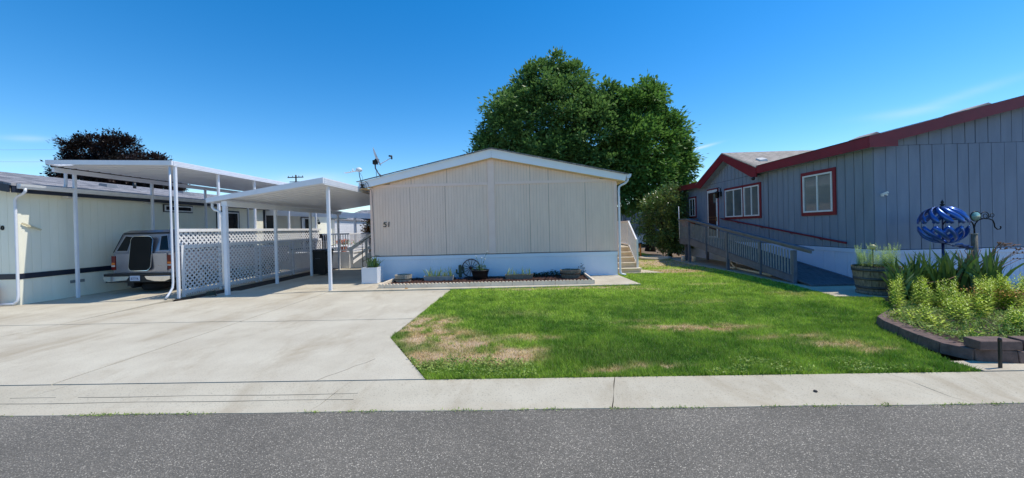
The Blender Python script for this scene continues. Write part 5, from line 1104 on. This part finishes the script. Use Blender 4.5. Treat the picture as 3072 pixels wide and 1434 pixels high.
# ------------------------------------------------------------------ small things near the street
b = MB(); b.lathe([(0,.018),(.012,.015),(.019,.008),(.017,0),(0,0)], (2.86,3.86,-.040), 9); tag(b.build("stone", mat("dark_stone", C(70,64,60), C(50,46,44), scale=60, bump=.5)), "small dark pebble lying on the curb", "stone")
b = MB(); b.add([(-3.34,10.70,.035),(-3.28,10.66,.05),(-3.24,10.70,.035),(-3.27,10.74,.045),(-3.36,10.76,.04)], [(0,1,2,3),(0,3,4)]); tag(b.build("fallen_leaf", mat("yellow_leaf", C(220,160,60), None, trans=.3)), "single yellow leaf on the path before the bed", "leaf")
OP = empty("spigot_post", (5.8,19.2,0), "thin orange spigot post beside round paving behind the steps", "spigot")
b = MB(); b.tube([(5.85,19.2,0),(5.85,19.2,.75)], .04, 8); b.build("pipe", mat("orange_pipe", C(190,120,50), None, rough=.6), OP); b = MB(); b.tube([(5.80,19.15,.75),(5.92,19.15,.75)], .04, 8); b.build("tap", M_blkiron, OP)
b = MB(); b.lathe([(.55,0),(.75,0),(.75,.10),(.55,.10)], (6.4,18.8,0), 24, True); tag(b.build("stone_ring", M_edge), "round pale concrete ring edging on the rear lawn", "edging ring")

# ------------------------------------------------------------------ background homes
BH = empty("mobile_home", (10.6,34,0), "grey home in shade seen between tan home and shrub", "house")
b = MB(); b.box(10.6,20,34,50,.8,3.55); b.build("wall", M_grey, BH); b = MB(); b.box(10.58,20,33.98,50,0,.8); b.build("skirting", M_whitesh, BH)
b = MB(); b.prism([(10.2,33.6,3.55),(15.3,33.6,4.7),(20.4,33.6,3.55),(20.4,33.6,3.40),(15.3,33.6,4.55),(10.2,33.6,3.40)], (0,17,0)); b.build("roof", M_shing2, BH)
for y_ in (36.5,39.4): window(BH, 10.6, -1, 'Y', y_, y_+1.2, 1.9, 3.1, M_navy, .08, glass=M_dglass)
b = MB(); b.box(10.5,10.58,34.6,35.2,3.1,3.3); b.build("eave_light", M_whitesh, BH)
BH = empty("mobile_home", (0,36,0), "low grey roofed home far behind the white side stairs", "house")
b = MB(); b.box(-16,-5.5,34,44,0,2.9); b.build("wall", M_cream, BH)
b = MB(); b.prism([(-16.4,33.7,2.85),(-16.4,38.8,3.9),(-16.4,44,2.85)], (11.3,0,0)); b.build("roof", M_shing, BH)
b = MB(); b.box(-16.4,-5.1,33.64,33.69,2.65,2.88); b.build("fascia", M_navy, BH)
BH = empty("mobile_home", (14,60,0), "distant white home glimpsed low behind the photinia shrub", "house")
b = MB(); b.box(4,10.0,46,56,0,2.9); b.build("wall", M_whitesh, BH); b = MB(); b.prism([(3.6,45.6,2.9),(6.9,45.6,3.9),(10.4,45.6,2.9)], (0,11,0)); b.build("roof", M_shing, BH)
BH = empty("mobile_home", (-30,36,0), "distant grey home behind the cream home's roof", "house")
b = MB(); b.box(-46,-20,44,56,0,2.9); b.build("wall", M_grey, BH); b = MB(); b.prism([(-46.4,43.7,2.9),(-46.4,50,4.0),(-46.4,56.3,2.9)], (27,0,0)); b.build("roof", M_shing, BH)
UP = empty("utility_pole", (-35.7,60,0), "distant utility pole with crossarm above the low carport", "utility pole")
b = MB(); b.tube([(-35.7,60,0),(-35.7,60,11.0)], [.16,.11], 8); b.build("pole", M_bark, UP); b = MB(); b.box(-37.0,-34.5,59.9,60.05,10.55,10.68); b.box(-36.7,-34.8,59.9,60.05,9.85,9.95); b.build("crossarm", M_bark, UP)
b = MB()
for x_ in (-36.9,-36.2,-35.2,-34.6): b.lathe([(0,.22),(.05,.18),(.05,0),(0,0)], (x_,59.97,10.68), 8)
b.build("insulator", M_grey, UP)
for j, dz in enumerate((0.0, -1.35)):
    b = MB(); b.tube([(-46-6*i, 40+1.0*i, 11.3+dz+.42*i-.02*i*(6-i)) for i in range(7)], .011, 4)
    tag(b.build("power_line", mat("wire_grey", C(150,170,200), None)), ["upper thin power line crossing sky at far left","lower thin power line crossing sky at far left"][j], "power line", "power lines at far left")

# ------------------------------------------------------------------ trees
def crown(lobes, n_clump, per, cr, leaf, lw, m, parent, name="crown", droop=.35, inner=.45, seed=1, zmin=None):
    rg = np.random.default_rng(seed); L_ = np.array([l[:3] for l in lobes], float); Rr = np.array([l[3:] for l in lobes], float)
    wts = (Rr[:,0]*Rr[:,2])**1.0; wts /= wts.sum(); pick = rg.choice(len(lobes), n_clump, p=wts)
    d = unit(rg.normal(size=(n_clump,3))); r_ = (inner+(1-inner)*rg.random(n_clump)**.45)[:,None]
    r_ = r_*(1+.10*rg.normal(size=(n_clump,1))); Cn = L_[pick]+d*Rr[pick]*r_
    # drop clumps buried deep inside another lobe
    keep = np.ones(n_clump, bool)
    for i in range(len(lobes)): q = np.linalg.norm((Cn-L_[i])/Rr[i], axis=1); keep &= ~((q < .55) & (pick != i))
    if zmin is not None: keep &= Cn[:,2] > zmin
    Cn = Cn[keep]; d = d[keep]; n_ = len(Cn)
    sz = cr*(.55+.9*rg.random(n_))
    off_ = rg.normal(size=(n_,per,3))*.5*sz[:,None,None]*np.array([1,1,.8]); P_ = (Cn[:,None,:]+off_).reshape(-1,3)
    # sprigs: leaves hang outwards and down from clump axis
    out = np.repeat(d, per, 0)+unit(off_.reshape(-1,3))*.9+rg.normal(size=P_.shape)*.35; out[:,2] -= droop
    S_ = rg.normal(size=P_.shape)+np.cross(out, np.array([0,0,1.]))*1.5; ln = leaf*(.65+.7*rg.random(len(P_)))
    return leaf_mesh(name, P_, out, S_, ln, ln*lw, m, parent, .15)
def limbs(base, tops, r0, parent, fork=.35):
    mb = MB(); bx, by, bz = base; fz = bz+fork
    mb.tube([(bx,by,bz-.1),(bx+.03,by,bz+.3),(bx,by,fz)], [r0*1.3,r0*1.05,r0*.9], 10)
    rr_ = random.Random(4)
    for (x_, y_, z_) in tops:
        m1 = (bx+(x_-bx)*.3+rr_.uniform(-.2,.2), by+(y_-by)*.3, fz+(z_-fz)*.4); m2 = (bx+(x_-bx)*.7, by+(y_-by)*.7+rr_.uniform(-.2,.2), fz+(z_-fz)*.75)
        mb.tube([(bx,by,fz-.1), m1, m2, (x_,y_,z_)], [r0*.6,r0*.42,r0*.25,r0*.08], 7)
    return mb.build("trunk", M_bark, parent)
TR = empty("maple_tree", (3.2,27,0), "huge dark green maple towering behind the tan home", "tree")
lob = [(2.6,27,9.0,3.3,3.0,3.0),(.2,26.5,8.0,2.6,2.5,2.7),(-1.5,26.8,6.3,1.7,2.0,2.0),(4.9,26,7.2,2.9,2.8,3.0),(6.1,25,4.9,2.3,2.2,2.0),(1.9,27,11.9,1.2,1.3,1.2),(4.0,27,11.5,1.3,1.5,1.4),(-.2,27,10.1,1.0,1.1,1.2),(.8,26.8,11.3,.9,.9,1.1),(5.3,26.8,9.7,1.0,1.1,1.2),(3.0,26.4,12.6,.6,.7,.8),
       (6.9,26,9.3,1.2,1.3,1.35),(6.3,26,10.2,.8,.9,.9),(6.8,24.6,3.5,1.5,1.5,1.0),(-2.4,26.6,5.3,1.0,1.3,1.3),(2.4,25.2,5.2,3.8,2.0,2.4)]
lob = [(l[0]-.35,)+tuple(l[1:]) for l in lob]
crown(lob, 2500, 46, .42, .25, .55, M_maple, TR, seed=2, inner=.62)
limbs((3.2,27,0), [(2.9,27,10),(0,26.5,8.5),(-1.8,26.8,6.4),(5,26,8),(6.3,25,5),(2,27,12.2),(4.3,27,11.8),(.5,27,10)], .42, TR, 2.6)
TR = empty("maple_tree", (8.6,25.5,0), "smaller brighter green maple at right of the huge one", "tree")
lob = [(8.0,25.2,8.8,1.7,1.6,1.9),(9.0,25.2,6.9,1.8,1.8,2.0),(9.7,25.2,5.4,1.4,1.4,1.7),(7.6,24.6,6.4,2.2,2.0,2.2),(8.0,24.4,4.4,2.0,1.7,1.4),(8.3,25.2,9.9,1.0,.9,1.0),(7.2,25.3,9.5,.8,.8,.9),(9.6,25.3,7.8,.8,.8,1.0),(10.4,25.2,6.0,.6,.7,1.0),(9.9,25,3.9,1.1,1.1,.6)]
crown(lob, 1350, 42, .36, .23, .55, M_maple2, TR, seed=3, inner=.55)
limbs((8.4,25.5,0), [(8,25.2,8.6),(9.3,25.2,7),(10,25.2,5.6),(7.4,24.6,6.4),(7.8,24.4,4.2)], .28, TR, 2.2)
TR = empty("purple_tree", (-32,30,0), "dark purple leaved tree behind the tall carport", "tree")
lob = [(-34.6,30,8.5,1.7,1.6,1.4),(-32.4,30,8.6,1.6,1.5,1.4),(-29.7,30,7.4,1.2,1.2,.9),(-35.9,30,7.0,1.2,1.4,1.2),(-31.3,30,6.6,3.0,2.0,1.3),(-28.0,30,5.8,.8,.9,.5),(-34,30,6.2,2.9,2.0,1.7),(-36.8,30,5.4,1.2,1.2,.7),(-28.3,30,4.4,1.2,1.0,.8),(-32,30,4.4,4.5,1.8,1.4)]
crown(lob, 2400, 36, .30, .17, .6, M_purple, TR, seed=5, droop=.1)
limbs((-32.3,30,0), [(-34.6,30,9),(-32.3,30,9.3),(-29.5,30,7.7),(-36,30,7.3),(-28,30,5.6)], .4, TR, 2.5)
TR = empty("photinia_shrub", (7.7,20.3,0), "tall glossy shrub with reddish tips at far end of the ramp", "shrub")
lob = [(7.7,20.3,2.45,1.15,1.0,1.05),(7.0,20.2,2.35,.85,.8,.9),(7.2,20.0,1.6,1.2,1.0,1.0),(8.3,20.6,1.3,1.1,1.0,1.1),(8.0,20.6,3.1,.7,.7,.6),(7.8,19.9,.9,1.1,.8,.6)]
crown(lob, 620, 34, .26, .13, .5, M_photinia, TR, seed=7, droop=.1, inner=.3)
limbs((7.7,20.3,0), [(7,20.2,2.4),(7.7,20.3,3),(8.3,20.5,2.6),(8.1,20.2,1.9),(7.1,20,1.9)], .09, TR, .3)
TR = empty("photinia_shrub", (-8.1,19.6,0), "olive and rust leaved shrub behind the white side stairs", "shrub")
crown([(-7.7,20.5,1.7,.75,.7,.95),(-7.3,20.5,1.3,.7,.7,.8),(-7.3,20.6,1.9,.55,.5,.6)], 240, 30, .2, .12, .5, mat("olive_leaf", C(112,112,60), C(140,86,60), rough=.5, scale=3, trans=.25, island=.4), TR, seed=8, inner=.3, droop=0)
limbs((-7.6,20.5,0), [(-7.7,20.5,1.9),(-7.2,20.5,1.5)], .06, TR, .3)
SPole = empty("garden_pole", (7.2,17.9,1.0), "thin pale pole standing at the ramp landing against the shrub", "pole")
b = MB(); b.tube([(7.12,17.55,1.0),(7.1,17.55,2.45)], .014, 6); b.build("pole", M_white, SPole)
